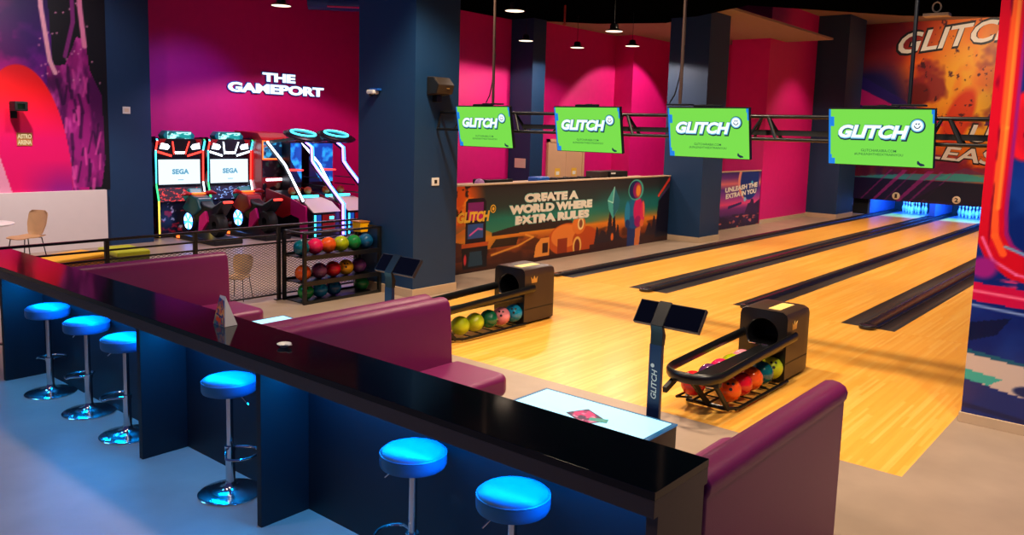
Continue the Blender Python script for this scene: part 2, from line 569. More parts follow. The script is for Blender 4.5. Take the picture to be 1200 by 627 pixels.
# pin area behind the masking
pit = MB(black_m)
pit.box(-0.89, 6.4, 19.6, 19.7, -0.05, 1.6)
pit.box(-0.89, 6.4, 16.72, 19.6, 1.5, 1.6)
pit.box(-0.89, -0.42, 16.75, 16.85, 0, 1.5)
struct(pit, 'wall_pinpit')
struct(MB(kick_m).box(-0.42, -0.36, 16.75, 19.6, -0.05, 1.5), 'wall_pinpit_side')

# doors
d = MB(door_beige)
d.box(-4.995, -4.93, 5.62, 5.70, 0, 2.16).box(-4.995, -4.93, 7.12, 7.20, 0, 2.16).box(-4.995, -4.93, 5.62, 7.20, 2.08, 2.16)
dr = struct(d, 'door_1')
for y0, y1 in ((5.70, 6.405), (6.415, 7.12)):
    lf = MB(door_beige).box(-4.99, -4.95, y0, y1, 0.01, 2.08, 0.004).build('door_leaf', dr)
    MB(p_gold).box(-4.949, -4.944, (y0 + y1) / 2 - 0.11, (y0 + y1) / 2 + 0.11, 1.22, 1.42).m(p_white).box(-4.944, -4.941, (y0 + y1) / 2 - 0.07, (y0 + y1) / 2 + 0.07, 1.25, 1.34).build('notice', lf)

# right pier with a wrapped print
struct(MB(navy).box(6.29, 9.0, -3.05, -1.9, 0, CZ), 'wall_pier')
struct(MB(beige).box(6.275, 9.0, -3.075, -1.9, 0, 0.085, 0.003), 'baseboard_pier')
pr = thing('pier_print', 'glossy red, blue and orange print covering the right hand pier', 'wall print', (6.29, -3.06, 0.085))
c = Canvas(1.2, 5.2, 120, 420, (10, 34, 110))
c.noise((20, 60, 150), 3, 2, 0.4, 0.7, 0.7, 2)
c.ell(0.27, 2.42, 0.17, 0.28, (225, 25, 40), 0.12)
c.ell(0.30, 2.42, 0.12, 0.22, (200, 20, 40), 0.3)
c.ell(0.28, 2.5, 0.02, 0.03, (60, 0, 20)); c.ell(0.27, 2.35, 0.02, 0.03, (60, 0, 20))
pipe = [(0.09, 5.3), (0.085, 2.4), (0.08, 1.75), (0.10, 1.52), (0.17, 1.38), (0.3, 1.29), (0.6, 1.22), (1.3, 1.12)]
c.line(pipe, 0.23, (150, 24, 110))
c.line([(a - 0.012, b - 0.012) for a, b in pipe], 0.20, (205, 14, 34))
c.line([(a + 0.02, b) for a, b in pipe[:5]], 0.055, (255, 96, 36), 0.9)
c.line([(a + 0.045, b) for a, b in pipe[:3]], 0.03, (255, 150, 50), 0.7)
c.noise((96, 0, 34), 9, 2.0, 0.56, 0.66, 0.75, 6, (c.x < 0.09) & (c.y > 1.4))
c.noise((240, 60, 120), 4, 14, 0.6, 0.68, 0.8, 8, (c.y < 1.42) & (c.y > 1.1))
c.line([(0.03, 1.5), (0.12, 1.32), (0.3, 1.22), (1.2, 1.08)], 0.02, (250, 120, 190), 0.8)
c.ell(0.06, 1.25, 0.1, 0.09, (150, 30, 130), 0.5)
c.poly([(0, 0.97), (1.2, 0.9), (1.2, 1.06), (0, 1.12)], (200, 16, 70))
c.line([(0, 1.05), (1.2, 0.98)], 0.02, (255, 120, 160), 0.9)
c.line([(0, 0.93), (1.2, 0.84)], 0.018, (140, 170, 230), 0.9)
c.line([(0.2, 1.44), (0.4, 1.37), (0.8, 1.31)], 0.02, (90, 200, 230), 0.8)
c.poly([(0, 0.62), (0, 0.78), (0.3, 0.86), (0.2, 0.7)], (6, 22, 60), 0.9)
c.poly([(0, 0.52), (0.6, 0.46), (1.2, 0.40), (1.2, 0.12), (0.7, 0.17), (0.3, 0.24), (0, 0.3)], (205, 186, 176))
c.poly([(0, 0.515), (1.2, 0.39), (1.2, 0.41), (0, 0.55)], (20, 90, 120))
c.poly([(0, 0.38), (0.28, 0.34), (0.18, 0.27), (0, 0.29)], (40, 170, 160), 0.9)
c.ell(0.5, 0.27, 0.14, 0.05, (10, 30, 90))
c.line([(0, 0.07), (1.2, -0.05)], 0.04, (6, 20, 70), 0.8)
c.line([(0.42, 1.75), (0.42, 2.1)], 0.012, (8, 20, 60), 0.9)
c.panel('print_sheet', (6.29, -3.056, 0.085), (1, 0, 0), (0, 0, 1), pr, print_gloss)

# left mural with the red arch, above the white half wall
lm = thing('mural_print', 'purple mural with a red arch and hanging pink spacesuit', 'wall print', (-7.79, -6.0, 1.05))
c = Canvas(3.6, 4.6, 200, 230, (60, 10, 110))
# x runs along the wall towards the blue column, x=3.55 is the right edge
ox = 7.45
def P(y, z): return (y + ox, z - 1.05)
c.vgrad([(0, (190, 10, 120)), (1.5, (150, 16, 150)), (2.6, (90, 16, 130)), (3.4, (24, 14, 60)), (4.6, (12, 10, 36))])
c.ell(*P(-5.6, 2.9), 0.35, 1.2, (200, 10, 140), 1.0, 0.8)
c.noise((40, 10, 90), 2.5, 2.5, 0.45, 0.6, 0.6, 4)
c.poly([P(-4.85, 5.6), P(-4.75, 3.2), P(-4.45, 2.2), P(-4.2, 1.0), P(-3.8, 1.0), P(-3.8, 5.6)], (14, 16, 26))
body = [P(-4.85, 3.2), P(-4.55, 3.25), P(-4.35, 3.75), P(-4.2, 3.7), P(-4.15, 3.2), P(-3.95, 2.75), P(-3.92, 1.6), P(-4.0, 1.1), P(-4.55, 1.1), P(-4.6, 1.9), P(-4.85, 2.6)]
c.poly(body, (150, 24, 120))
bm_ = c.inside(body)
c.noise((60, 8, 70), 5, 2.2, 0.42, 0.62, 0.75, 11, bm_)
c.noise((210, 70, 170), 7, 2.6, 0.55, 0.78, 0.8, 15, bm_)
c.line([P(-4.93, 5.4), P(-4.91, 4.2), P(-4.8, 3.3), P(-4.72, 3.1)], 0.075, (246, 176, 196))
c.line([P(-4.3, 5.4), P(-4.28, 4.3), P(-4.22, 3.6)], 0.085, (232, 134, 176))
c.line([P(-4.42, 5.4), P(-4.4, 4.0), P(-4.55, 3.4)], 0.07, (130, 40, 120))
rs = random.Random(3)
for k in range(46):
    yy, zz = rs.uniform(-4.75, -3.98), rs.uniform(1.15, 3.3)
    L_, a_ = rs.uniform(0.12, 0.45), rs.uniform(1.1, 2.1)
    if bm_[min(229, int((zz - 1.05) / 4.6 * 229)), min(199, int((yy + ox) / 3.6 * 199))]:
        c.line([P(yy, zz), P(yy + L_ * 0.5 * math.cos(a_), zz - L_ * math.sin(a_))], rs.uniform(0.025, 0.06), (40, 4, 54) if k % 3 else (226, 80, 170), 0.7)
for k in range(24):
    yy, zz = random.uniform(-5.0, -3.95), random.uniform(2.9, 4.4)
    c.ell(*P(yy, zz), 0.014, 0.014, (230, 150, 190))
arch = ((c.x - P(-5.3, 0)[0]) / 0.8) ** 2 + (np.clip(c.y - 0.0, 0, 9) / 2.15) ** 2
am = np.clip((1.01 - arch) / 0.02, 0, 1)
c.mix(am, (255, 20, 30))
c.mix(am * np.clip((1.75 - c.y) / 0.85, 0, 1), (228, 8, 104))
c.mix(am * np.clip((0.55 - c.y) / 0.5, 0, 1) * np.clip((c.x - 2.1) / 0.6, 0, 1), (150, 20, 130))
c.poly([P(-5.9, 1.05), P(-5.9, 2.0), P(-5.66, 1.75), P(-5.47, 1.05)], (226, 150, 180))
c.panel('mural_sheet', (-7.785, -ox, 1.05), (0, 1, 0), (0, 0, 1), lm)

# ================================================================== LANES
ap = tag(MB(maple).box(-0.36, 6.24, -4.65, 0, -0.06, 0.0).build('bowling_approach'), 'wide maple approach floor in front of all the lanes', 'approach')
lane_labels = ['polished maple lane running to the pins under the number 1 disc', 'polished maple lane running to the pins under the number 2 disc',
               'polished maple lane between the narrow divider and the wide divider nearest the red pier', 'rightmost maple lane, mostly hidden behind the red pier']
for i, x in enumerate(LX):
    ln = thing('bowling_lane', lane_labels[i], 'lane', (x + LW / 2, 0, 0), 'four bowling lanes')
    MB(maple).box(x, x + LW, 0.004, 17.9, -0.06, 0).build('lane_boards', ln)
    MB(deck_m).box(x, x + LW, 17.9, 19.55, -0.06, 0).build('pin_deck', ln)
def gutter_profile(x0, x1, d=0.045):
    n = 8
    top = [(x0 + (x1 - x0) * i / n, -d * math.sin(PI * i / n)) for i in range(n + 1)]
    return top + [(x1, -0.08), (x0, -0.08)]
def divider(gs, cap, label):
    t = thing('lane_divider', label, 'lane divider', (sum(cap) / 2, 0, 0), 'dark dividers and gutters between the lanes')
    for g in gs:
        MB(gutter_m).prism(gutter_profile(*g), 'xz', 0.0, 19.5).build('gutter', t)
    x0, x1 = cap
    m_ = (x0 + x1) / 2; hw = (x1 - x0) / 2
    prof = [(x0, -0.05), (x0, 0.02), (x0 + 0.02, 0.045), (x0 + hw * 0.6, 0.055), (x1 - hw * 0.6, 0.055), (x1 - 0.02, 0.045), (x1, 0.02), (x1, -0.05)]
    mb = MB(cap_m).prism(prof, 'xz', 0.0, 19.5)
    mb.build('capping', t)
    # rounded nose standing on the approach
    pts = [(x0, 0.001)] + [(m_ - hw * math.cos(PI * i / 12), -0.09 - min(hw, 0.09) * math.sin(PI * i / 12)) for i in range(0, 13)] + [(x1, 0.001)]
    nose = MB(cap_m).prism(pts, 'xy', 0.0, 0.05, 0.015, 3).build('capping_nose', t)
    pts = [(m_ - hw * 0.62 * math.cos(PI * i / 12), -0.08 - min(hw, 0.09) * 0.62 * math.sin(PI * i / 12)) for i in range(13)]
    MB(chrome).prism(pts, 'xy', 0.049, 0.053).build('nose_plate', nose)
    return t
divider([(-0.22, 0.0)], (-0.36, -0.21), 'single dark divider at the far left beside the beige floor')
divider([(1.0541, 1.315), (1.505, 1.717)], (1.31, 1.51), 'wide dark divider between the number 1 lane and the number 2 lane')
divider([(2.771, 2.935), (3.015, 3.219)], (2.93, 3.02), 'narrow dark divider right of the number 2 lane')
divider([(4.273, 4.535), (4.725, 4.936)], (4.53, 4.73), 'wide dark divider nearest the red pier')

# kickback boards between the lanes at the pins
for k, (x0, x1) in enumerate(((1.30, 1.47), (2.93, 3.06), (4.52, 4.69))):
    tag(MB(kick_m).box(x0, x1, 17.2, 19.55, 0.056, 1.45, 0.01).build('kickback_board'),
        ['blue lit upright board between the first and second sets of pins', 'blue lit upright board right of the second set of pins', 'upright pin area board hidden deep behind the red pier'][k], 'partition', 'boards between the pin decks')

# pins
prof = [(0.0258, 0), (0.029, 0.01), (0.0405, 0.06), (0.0578, 0.105), (0.0605, 0.115), (0.0575, 0.15), (0.0445, 0.19), (0.031, 0.22), (0.0234, 0.254), (0.0235, 0.27), (0.0292, 0.31), (0.0322, 0.342), (0.030, 0.36), (0.02, 0.376), (1e-6, 0.381)]
pin0 = thing('bowling_pin', '', 'bowling pin', (0, 0, 0), 'pins at the ends of the lanes')
MB(pin_m).lathe(prof, n=20).build('pin_body', pin0)
MB(pin_red).lathe([(0.0240, 0.250), (0.0242, 0.258), (0.0242, 0.262)], n=20).lathe([(0.0246, 0.277), (0.0262, 0.287), (0.0268, 0.29)], n=20).build('neck_stripes', pin0)
pos_names = {0: ['front pin'], 1: ['left pin of the second row', 'right pin of the second row'], 2: ['left pin of the third row', 'middle pin of the third row', 'right pin of the third row'],
             3: ['leftmost pin of the back row', 'second pin of the back row', 'third pin of the back row', 'rightmost pin of the back row']}
first = True
for li in (0, 1):
    cx = LX[li] + LW / 2
    for r in range(4):
        for k in range(r + 1):
            if li == 0 and r == 3 and k == 2:
                pass
            lab = 'white bowling pin, %s under the number %d disc' % (pos_names[r][k], li + 1)
            loc = (cx + (k - r / 2) * 0.3048, 18.29 + r * 0.264, 0)
            if first:
                pin0.location = loc; pin0['label'] = lab; first = False
            else:
                dup(pin0, loc, None, lab)
# number discs on the masking
for k in (1, 2):
    cx = LX[k - 1] + LW / 2 - 0.0
    t = thing('number_disc', 'cream disc with black number %d above the pins' % k, 'sign', (cx - 0.08, 16.585, 0.66), 'lane number discs')
    MB(cream_m).lathe([(0.115, 0), (0.115, 0.02), (0.1, 0.026)], (cx - 0.08, 16.592, 0.66), 28, 'y').build('disc', t)
    n_ = MB(p_black).text(str(k), (cx - 0.08 - (0.035 if k == 1 else 0.05), 16.585, 0.595), XP, ZP, 0.07 if k == 1 else 0.1, 0.13, 0, 0.03, 0, 0.022)
    n_.build('numeral', t, 0)

# ================================================================== BALL RETURNS
def ball_return(dx, label):
    t = thing('ball_return', label, 'ball return', (4.53 + dx, -3.6, 0), 'black ball returns on the approach')
    x0, x1, zt, r = 4.29 + dx, 4.77 + dx, 0.70, 0.06
    cx, cz = (x0 + x1) / 2, 0.45
    N = 48
    outer, inner = [], []
    for i in range(N):
        a = 2 * PI * i / N
        ca, sa = math.cos(a), math.sin(a)
        # rounded rectangle by ray march
        lo, hi = 0.0, 1.2
        for _ in range(30):
            m_ = (lo + hi) / 2
            px, pz = cx + ca * m_, cz + sa * m_
            ok = x0 <= px <= x1 and 0 <= pz <= zt
            if ok and pz > zt - r:
                if px < x0 + r and math.hypot(px - x0 - r, pz - zt + r) > r: ok = False
                if px > x1 - r and math.hypot(px - x1 + r, pz - zt + r) > r: ok = False
            lo, hi = (m_, hi) if ok else (lo, m_)
        outer.append((cx + ca * lo, cz + sa * lo))
        ri = 0.155
        if sa < -0.65: ri = 0.155 * 0.65 / -sa
        inner.append((cx + ca * ri, cz + sa * ri))
    # the rear face leans in a little towards the bottom
    st = [(-3.13, 0.985), (-3.115, 1.0), (-2.68, 1.0), (-2.60, 0.985), (-2.54, 0.94)]
    vs, fs = [], []
    for y, s in st:
        for px, pz in outer:
            vs.append((cx + (px - cx) * (1 if s > 0.97 else 0.97), y, pz if pz < 0.3 else 0.3 + (pz - 0.3) * (s if s >= 1 else s)))
    for j in range(len(st) - 1):
        for i in range(N):
            k = (i + 1) % N
            fs.append([j * N + i, j * N + k, (j + 1) * N + k, (j + 1) * N + i])
    fs.append([(len(st) - 1) * N + i for i in range(N)])
    hb = MB(hood_m).add(vs, fs)
    hb.m(hood_black)
    vs, fs = [], []
    for i in range(N): vs.append((outer[i][0], -3.13, outer[i][1] * (0.985 if outer[i][1] > .6 else 1)))
    for i in range(N): vs.append((cx + (inner[i][0] - cx) * 1.06, -3.145, cz + (inner[i][1] - cz) * 1.06))
    for i in range(N): vs.append((inner[i][0], -3.135, inner[i][1]))
    for i in range(N): vs.append((inner[i][0], -2.72, inner[i][1]))
    for j in range(3):
        for i in range(N):
            k = (i + 1) % N
            fs.append([j * N + i, j * N + k, (j + 1) * N + k, (j + 1) * N + i])
    fs.append([3 * N + i for i in range(N)])
    hb.add(vs, fs)
    hood = hb.build('hood', t)
    MB(plate_m).box(cx + 0.02, cx + 0.14, -3.08, -2.72, zt - 0.002, zt + 0.004).build('top_plate', hood)
    MB(black_m).box(x1 - 0.002, x1 + 0.002, -3.12, -2.57, 0.188, 0.20).build('side_seam', hood)
    cr = MB(gold)
    pts = [(-0.05, -0.035), (0.05, -0.035), (0.062, 0.04), (0.028, 0.005), (0, 0.05), (-0.028, 0.005), (-0.062, 0.04)]
    cr.prism([(-2.95 + a, 0.545 + b) for a, b in pts], 'yz', x1, x1 + 0.004)
    cr.build('crown_emblem', hood)
    # rails loop
    xl, xr = 4.325 + dx, 4.80 + dx
    R = (xr - xl) / 2
    path = [(xl, -3.1, 0.44), (xl, -3.6, 0.425), (xl, -4.2, 0.40), (xl, -4.52, 0.385)]
    for i in range(1, 14):
        a = PI * i / 14
        path.append((xl + R - R * math.cos(a), -4.52 - R * math.sin(a) * 1.1, 0.382))
    path += [(xr, -4.52, 0.385), (xr, -4.2, 0.40), (xr, -3.6, 0.425), (xr, -2.98, 0.45)]
    MB(hood_black).tube(path, 0.026, 10, rz=0.045).build('rail', t)
    tr = []
    trk = MB(hood_black)
    trk.prism([(4.53 + dx, -3.12), (4.53 + dx, -4.60)] + [(4.64 + dx - 0.11 * math.cos(PI * i / 8), -4.60 - 0.11 * math.sin(PI * i / 8)) for i in range(1, 8)] + [(4.75 + dx, -4.60), (4.75 + dx, -3.12)], 'xy', 0.335, 0.36, 0.006)
    trk.build('ball_track', t)
    MB(chrome).box(4.42 + dx, 4.49 + dx, -3.2, -3.14, 0.36, 0.372, 0.003).box(4.55 + dx, 4.62 + dx, -3.2, -3.14, 0.36, 0.372, 0.003).build('stop_pads', t)
    ls = MB(black_m)
    ls.box(4.36 + dx, 4.80 + dx, -4.62, -4.55, 0.30, 0.36, 0.01)
    ls.bar((4.42 + dx, -4.58, 0.34), (4.44 + dx, -4.86, 0.27), 0.035, 0.05)
    ls.bar((4.52 + dx, -4.6, 0.34), (4.56 + dx, -4.28, 0.03), 0.03, 0.04)
    ls.bar((4.74 + dx, -4.6, 0.35), (4.74 + dx, -4.28, 0.03), 0.025, 0.035)
    ls.build('support', t)
    lr = [(4.30 + dx, -3.12, 0.035), (4.30 + dx, -4.2, 0.035), (4.36 + dx, -4.3, 0.035), (4.72 + dx, -4.3, 0.035), (4.80 + dx, -4.2, 0.035), (4.80 + dx, -3.12, 0.035)]
    rk = MB(hood_black).tube(lr, 0.016, 8)
    for k in range(6):
        y = -3.28 - k * 0.19
        rk.cyl((4.30 + dx, y, 0.026), (4.80 + dx, y, 0.026), 0.008, 6)
    rk.cyl((4.545 + dx, -3.12, 0.035), (4.545 + dx, -4.3, 0.035), 0.012, 6)
    rk.cyl((4.36 + dx, -3.12, 0.11), (4.36 + dx, -4.5, 0.11), 0.012, 6).cyl((4.51 + dx, -3.12, 0.11), (4.51 + dx, -4.5, 0.11), 0.012, 6).cyl((4.36 + dx, -4.5, 0.11), (4.36 + dx, -4.22, 0.035), 0.01, 6).cyl((4.51 + dx, -4.5, 0.11), (4.51 + dx, -4.28, 0.035), 0.01, 6)
    rk.build('lower_rack', t)
    return t
ball_return(0, 'black ball return with balls nearest the red pier')
ball_return(-3.24, 'black ball return with balls in front of the printed desk wall')

# balls --------------------------------------------------------------
BR = 0.1085
BC = {}
def ball_mat(name, rgb):
    if name not in BC:
        mat = M('ball_' + name, rgb, 0.1, noise=0.35, scale=14, spec=0.5, coat=0.3)
        BC[name] = mat
    return BC[name]
COLORS = {'teal': (10, 92, 104), 'pink': (222, 24, 84), 'orange': (236, 84, 12), 'lime': (164, 176, 10), 'green': (20, 122, 54), 'blue': (16, 84, 130), 'mauve': (126, 62, 96), 'red': (206, 20, 34),
          'yellow': (232, 158, 12), 'purple': (92, 40, 96), 'light green': (36, 150, 62), 'pale pink': (222, 134, 150), 'sky blue': (20, 132, 178), 'lime green': (176, 196, 24), 'dark green': (12, 98, 66)}
ball_mesh = {}
def ball(col, loc, label, group, holes=None):
    t = thing('bowling_ball', label, 'bowling ball', loc, group)
    if col not in ball_mesh:
        b = MB(ball_mat(col.replace(' ', '_'), COLORS[col])).sphere(loc, BR, 28).build('shell', t)
        ball_mesh[col] = b.data
    else:
        b = bpy.data.objects.new('shell', ball_mesh[col]); COL.objects.link(b); b.parent = t
    if holes:
        h = MB(black_m)
        D = Vector(holes).normalized()
        a = D.cross(ZP).normalized(); b2 = a.cross(D)
        for u, v, r in ((-0.022, 0.02, 0.013), (0.022, 0.02, 0.013), (0.0, -0.03, 0.015)):
            n = (D * BR + a * u + b2 * v).normalized()
            q = Vector(loc) + n * (BR + 0.0006)
            e1 = n.cross(ZP).normalized(); e2 = n.cross(e1)
            h.add([q + e1 * (r * math.cos(2 * PI * i / 12)) + e2 * (r * math.sin(2 * PI * i / 12)) for i in range(12)], [list(range(12))])
        h.build('finger_holes', t, 0)
    return t
g = 'balls on the ball return nearest the red pier'
for i, (cn, y) in enumerate((('orange', -4.12), ('red', -3.89), ('orange', -3.66), ('teal', -3.42), ('lime green', -3.19))):
    lb = ['bright orange ball with finger holes, nearest ball on the near ball return', 'red ball second in the right row of the near ball return', 'orange ball between a red and a teal ball on the near ball return',
          'teal ball on the near ball return', 'lime green ball beside the hood of the near ball return'][i]
    ball(cn, (4.665, y, 0.153), lb, g, (0.45, -0.7, 0.55) if i in (0, 4) else None)
for i, (cn, y) in enumerate((('red', -4.36), ('purple', -4.05), ('pink', -3.82), ('lime', -3.59), ('pale pink', -3.36))):
    lb = ['red ball under the rounded left end of the near ball return', 'purple ball in the left slot of the near ball return', 'pink ball seen through the left slot of the near ball return',
          'yellow green ball seen through the left slot of the near ball return', 'pale pink ball in the left slot beside the hood of the near ball return'][i]
    ball(cn, (4.44, y, 0.215), lb, g)
g = 'balls on the ball return by the printed desk wall'
for i, (cn, y) in enumerate((('lime green', -4.13), ('lime green', -3.89), ('dark green', -3.65), ('pale pink', -3.43), ('sky blue', -3.2))):
    lb = ['lime ball nearest the bench on the far ball return', 'lime ball next to the dark green one on the far ball return', 'dark green ball in the middle of the far ball return row',
          'pale pink ball with finger holes on the far ball return', 'sky blue ball beside the hood of the far ball return'][i]
    ball(cn, (1.425, y, 0.153), lb, g, (0.55, -0.65, 0.5) if i > 2 else None)

# ball storage rack
rk = thing('ball_rack', 'black steel rack of three shelves holding coloured bowling balls', 'ball rack', (-1.41, -3.7, 0))
f = MB(black_paint)
for x in (-1.64, -1.19):
    for y in (-4.33, -3.07):
        f.box(x - 0.022, x + 0.022, y - 0.022, y + 0.022, 0, 0.95, 0.003)
for x in (-1.64, -1.19):
    f.box(x - 0.02, x + 0.02, -4.33, -3.07, 0.925, 0.95)
for y in (-4.33, -3.07):
    f.box(-1.64, -1.19, y - 0.02, y + 0.02, 0.925, 0.95)
f.build('frame', rk)
SH = [(0.612, 'top'), (0.272, 'middle'), (0.012, 'bottom')]
for z, nm in SH:
    s = MB(black_paint).box(-1.62, -1.21, -4.31, -3.09, z - 0.012, z)
    s.box(-1.20, -1.175, -4.33, -3.07, z - 0.03, z + 0.03).box(-1.655, -1.63, -4.33, -3.07, z - 0.03, z + 0.03)
    s.build('shelf', rk)
g = 'balls on the storage rack'
xb = -1.42
rows = [(0.612 + BR, 'top', [('teal', -4.19, 'dark teal ball leftmost on the top shelf of the rack'), ('pink', -3.98, 'hot pink ball on the top shelf of the rack'), ('orange', -3.745, 'orange ball on the top shelf of the rack'),
         ('lime', -3.52, 'yellow green ball on the top shelf of the rack'), ('green', -3.3, 'green ball on the top shelf of the rack'), ('blue', -3.185 + 0.1, 'blue ball rightmost on the top shelf of the rack')]),
        (0.272 + BR, 'mid', [('orange', -4.19, 'orange ball leftmost on the middle shelf of the rack'), ('mauve', -3.93, 'mauve ball on the middle shelf of the rack'), ('red', -3.7, 'red ball in the middle shelf centre of the rack'),
         ('yellow', -3.48, 'yellow ball with finger holes on the middle shelf of the rack'), ('purple', -3.25, 'purple ball rightmost on the middle shelf of the rack')]),
        (0.012 + BR, 'low', [('light green', -4.15, 'light green ball leftmost on the bottom shelf of the rack'), ('sky blue', -3.92, 'blue ball next to the green one on the bottom shelf of the rack'), ('blue', -3.69, 'dark blue ball in the bottom shelf centre of the rack'),
         ('green', -3.2, 'green ball alone at the right of the rack bottom shelf')])]
for z, nm, bl in rows:
    for k, (cn, y, lb) in enumerate(bl):
        if nm == 'top': y = -4.215 + k * 0.2176
        ball(cn, (xb, y, z), lb, g, (0.7, -0.5, 0.4) if 'holes' in lb or cn == 'light green' else None)
yb = thing('yellow_caddy', 'yellow plastic caddy behind the balls at the rack right end', 'caddy', (-1.5, -3.15, 0.845))
MB(yellow_m).prism([(-3.215, 0.845), (-3.085, 0.845), (-3.06, 0.985), (-3.23, 0.985)], 'yz', -1.60, -1.42, 0.012).build('tub', yb)
MB(orange_side).box(-1.61, -1.41, -3.235, -3.055, 0.985, 1.0, 0.004).build('rim', yb)

# ================================================================== BAR COUNTER
bc = thing('bar_counter', 'long black glossy bar counter crossing the foreground', 'bar counter', (2.6, -7.9, 0))
CT = 1.05
MB(counter_m).prism([(-8.13, CT - 0.034), (-7.70, CT - 0.034), (-7.70, CT), (-8.13, CT)], 'yz', -1.25, 6.22, 0.002).build('countertop', bc)
MB(fascia_m).box(-1.25, 6.219, -8.129, -7.702, CT - 0.105, CT - 0.0345, 0.002).build('fascia', bc)
MB(panel_m).box(-0.38, 6.2, -7.76, -7.72, 0, CT - 0.105).build('front_panel', bc)
for x0, x1 in ((-0.41, -0.36), (2.13, 2.18), (3.58, 3.625), (6.165, 6.215)):
    MB(panel_m if x0 < 6 else fascia_m).box(x0, x1, -8.09, -7.76 if x0 < 6 else -7.72, 0, CT - 0.105, 0.002).build('support_panel', bc)
for x0, x1 in ((-0.3, 2.1), (2.24, 3.54), (3.68, 6.1)):
    MB(g_bar).box(x0, x1, -7.85, -7.83, CT - 0.116, CT - 0.106).build('led_strip', bc)

# bar stools
def make_stool():
    t = thing('bar_stool', '', 'bar stool', (0, 0, 0), 'round bar stools at the black counter')
    sm = MB(stool_m).lathe([(1e-6, 0.668), (0.150, 0.668), (0.162, 0.673), (0.1675, 0.684), (0.1685, 0.70), (0.1685, 0.728), (0.1665, 0.737), (0.165, 0.740), (0.164, 0.745), (0.154, 0.754), (0.13, 0.761), (0.08, 0.767), (1e-6, 0.769)], n=40)
    seat = sm.build('seat', t)
    MB(stool_m).lathe([(0.164, 0.736), (0.1682, 0.7385), (0.1685, 0.742), (0.164, 0.745)], n=40).build('piping', seat)
    MB(chrome).lathe([(0.021, 0.30), (0.021, 0.665), (0.05, 0.668), (0.06, 0.6715)], n=20).build('column', t)
    MB(chrome).lathe([(0.029, 0.04), (0.029, 0.30), (0.024, 0.305)], n=20).build('column_sleeve', t)
    MB(chrome).lathe([(0.198, 0), (0.2, 0.008), (0.19, 0.014), (0.12, 0.022), (0.06, 0.034), (0.035, 0.055), (0.03, 0.08)], n=40).build('base', t)
    # D shaped foot ring
    ring = [(0.0, 0.03, 0.30), (0.08, 0.10, 0.295)]
    for i in range(13):
        a = PI / 2 - PI * i / 12
        ring.append((0.10 + 0.10 * math.cos(a), 0.115 * math.sin(a), 0.285))
    ring += [(0.08, -0.10, 0.295), (0.0, -0.03, 0.30)]
    MB(chrome).tube(ring, 0.008, 8).lathe([(0.034, 0.285), (0.034, 0.315)], n=16).build('footrest', t)
    MB(chrome).tube([(0.02, 0.0, 0.655), (0.09, 0.02, 0.645), (0.14, 0.03, 0.60)], 0.004, 6).build('lever', t)
    return t
st0 = make_stool()
for i, (x, y, rz, lb) in enumerate(((0.25, -7.95, 2.6, 'blue topped bar stool at the far left end of the counter'), (0.955, -7.93, 3.3, 'blue topped bar stool second from the left end of the counter'),
        (1.66, -7.95, 3.5, 'blue topped bar stool partly hidden by the left counter divider panel'), (3.08, -7.96, 0.15, 'blue topped bar stool alone between the two counter divider panels'),
        (4.75, -7.95, 3.6, 'blue topped bar stool right of the middle counter divider, with foot ring showing'), (5.42, -7.97, 4.0, 'blue topped bar stool nearest the right end of the counter'))):
    s = st0 if i == 0 else dup(st0)
    s.location = (x, y, 0); s.rotation_euler.z = rz; s['label'] = lb

# tent card and dish on the counter
tc = thing('tent_card', 'folded menu card standing on the black counter', 'menu card', (2.9, -7.87, CT))
c = Canvas(0.15, 0.18, 50, 60, (60, 130, 120))
c.vgrad([(0, (70, 150, 130)), (0.03, (100, 120, 120)), (0.07, (240, 190, 120)), (0.12, (240, 150, 90)), (0.17, (60, 80, 150))])
c.noise((230, 90, 50), 60, 40, 0.5, 0.6, 0.8, 3); c.noise((60, 60, 130), 50, 50, 0.55, 0.62, 0.8, 9)
c.poly([(0.03, 0.03), (0.1, 0.03), (0.1, 0.055), (0.03, 0.055)], (230, 80, 30)); c.poly([(0.02, 0.065), (0.12, 0.065), (0.12, 0.075), (0.02, 0.075)], (40, 40, 110))
A, B, Cc, D = Vector((2.815, -7.91, CT + .002)), Vector((2.965, -7.915, CT + .002)), Vector((2.96, -7.825, CT + .002)), Vector((2.81, -7.82, CT + .002))
apex0, apex1 = Vector((2.83, -7.868, CT + 0.185)), Vector((2.90, -7.870, CT + 0.185))
card = MB(white_m)
card.quad(A, B, apex1, apex0).quad(B, Cc, apex1).quad(Cc, D, apex0, apex1).quad(D, A, apex0).quad(A, D, Cc, B)
card.build('card', tc, 0)
# print wrapped on the front slope
ny, nx = c.x.shape
Xd = (B - A).normalized(); Ud = ((apex0 + apex1) / 2 - (A + B) / 2); 
n_ = (B - A).cross(Ud).normalized()
pan = c.panel('card_print', (A + n_ * 0.001), Xd, Ud.normalized(), tc)
me = pan.data
aw = (B - A).length
for v in me.vertices:
    p = v.co + world_loc(tc) - A
    t_ = p.dot(Ud) / Ud.length_squared
    u_ = p.dot(Xd) / aw
    l0 = A.lerp(apex0, t_); r0 = B.lerp(apex1, t_)
    v.co = l0.lerp(r0, min(1, max(0, u_))) + n_ * 0.001 - world_loc(tc)
ds = thing('small_dish', 'little pale dish lying on the black counter', 'dish', (3.61, -7.92, CT))
MB(white_m).lathe([(0.02, 0), (0.024, 0.004), (0.042, 0.02), (0.04, 0.022), (0.02, 0.008), (1e-6, 0.007)], (3.61, -7.92, CT), 24).build('bowl', ds)
MB(white_m).box(3.635, 3.67, -7.93, -7.905, CT + 0.018, CT + 0.024, 0.002).build('handle', ds)

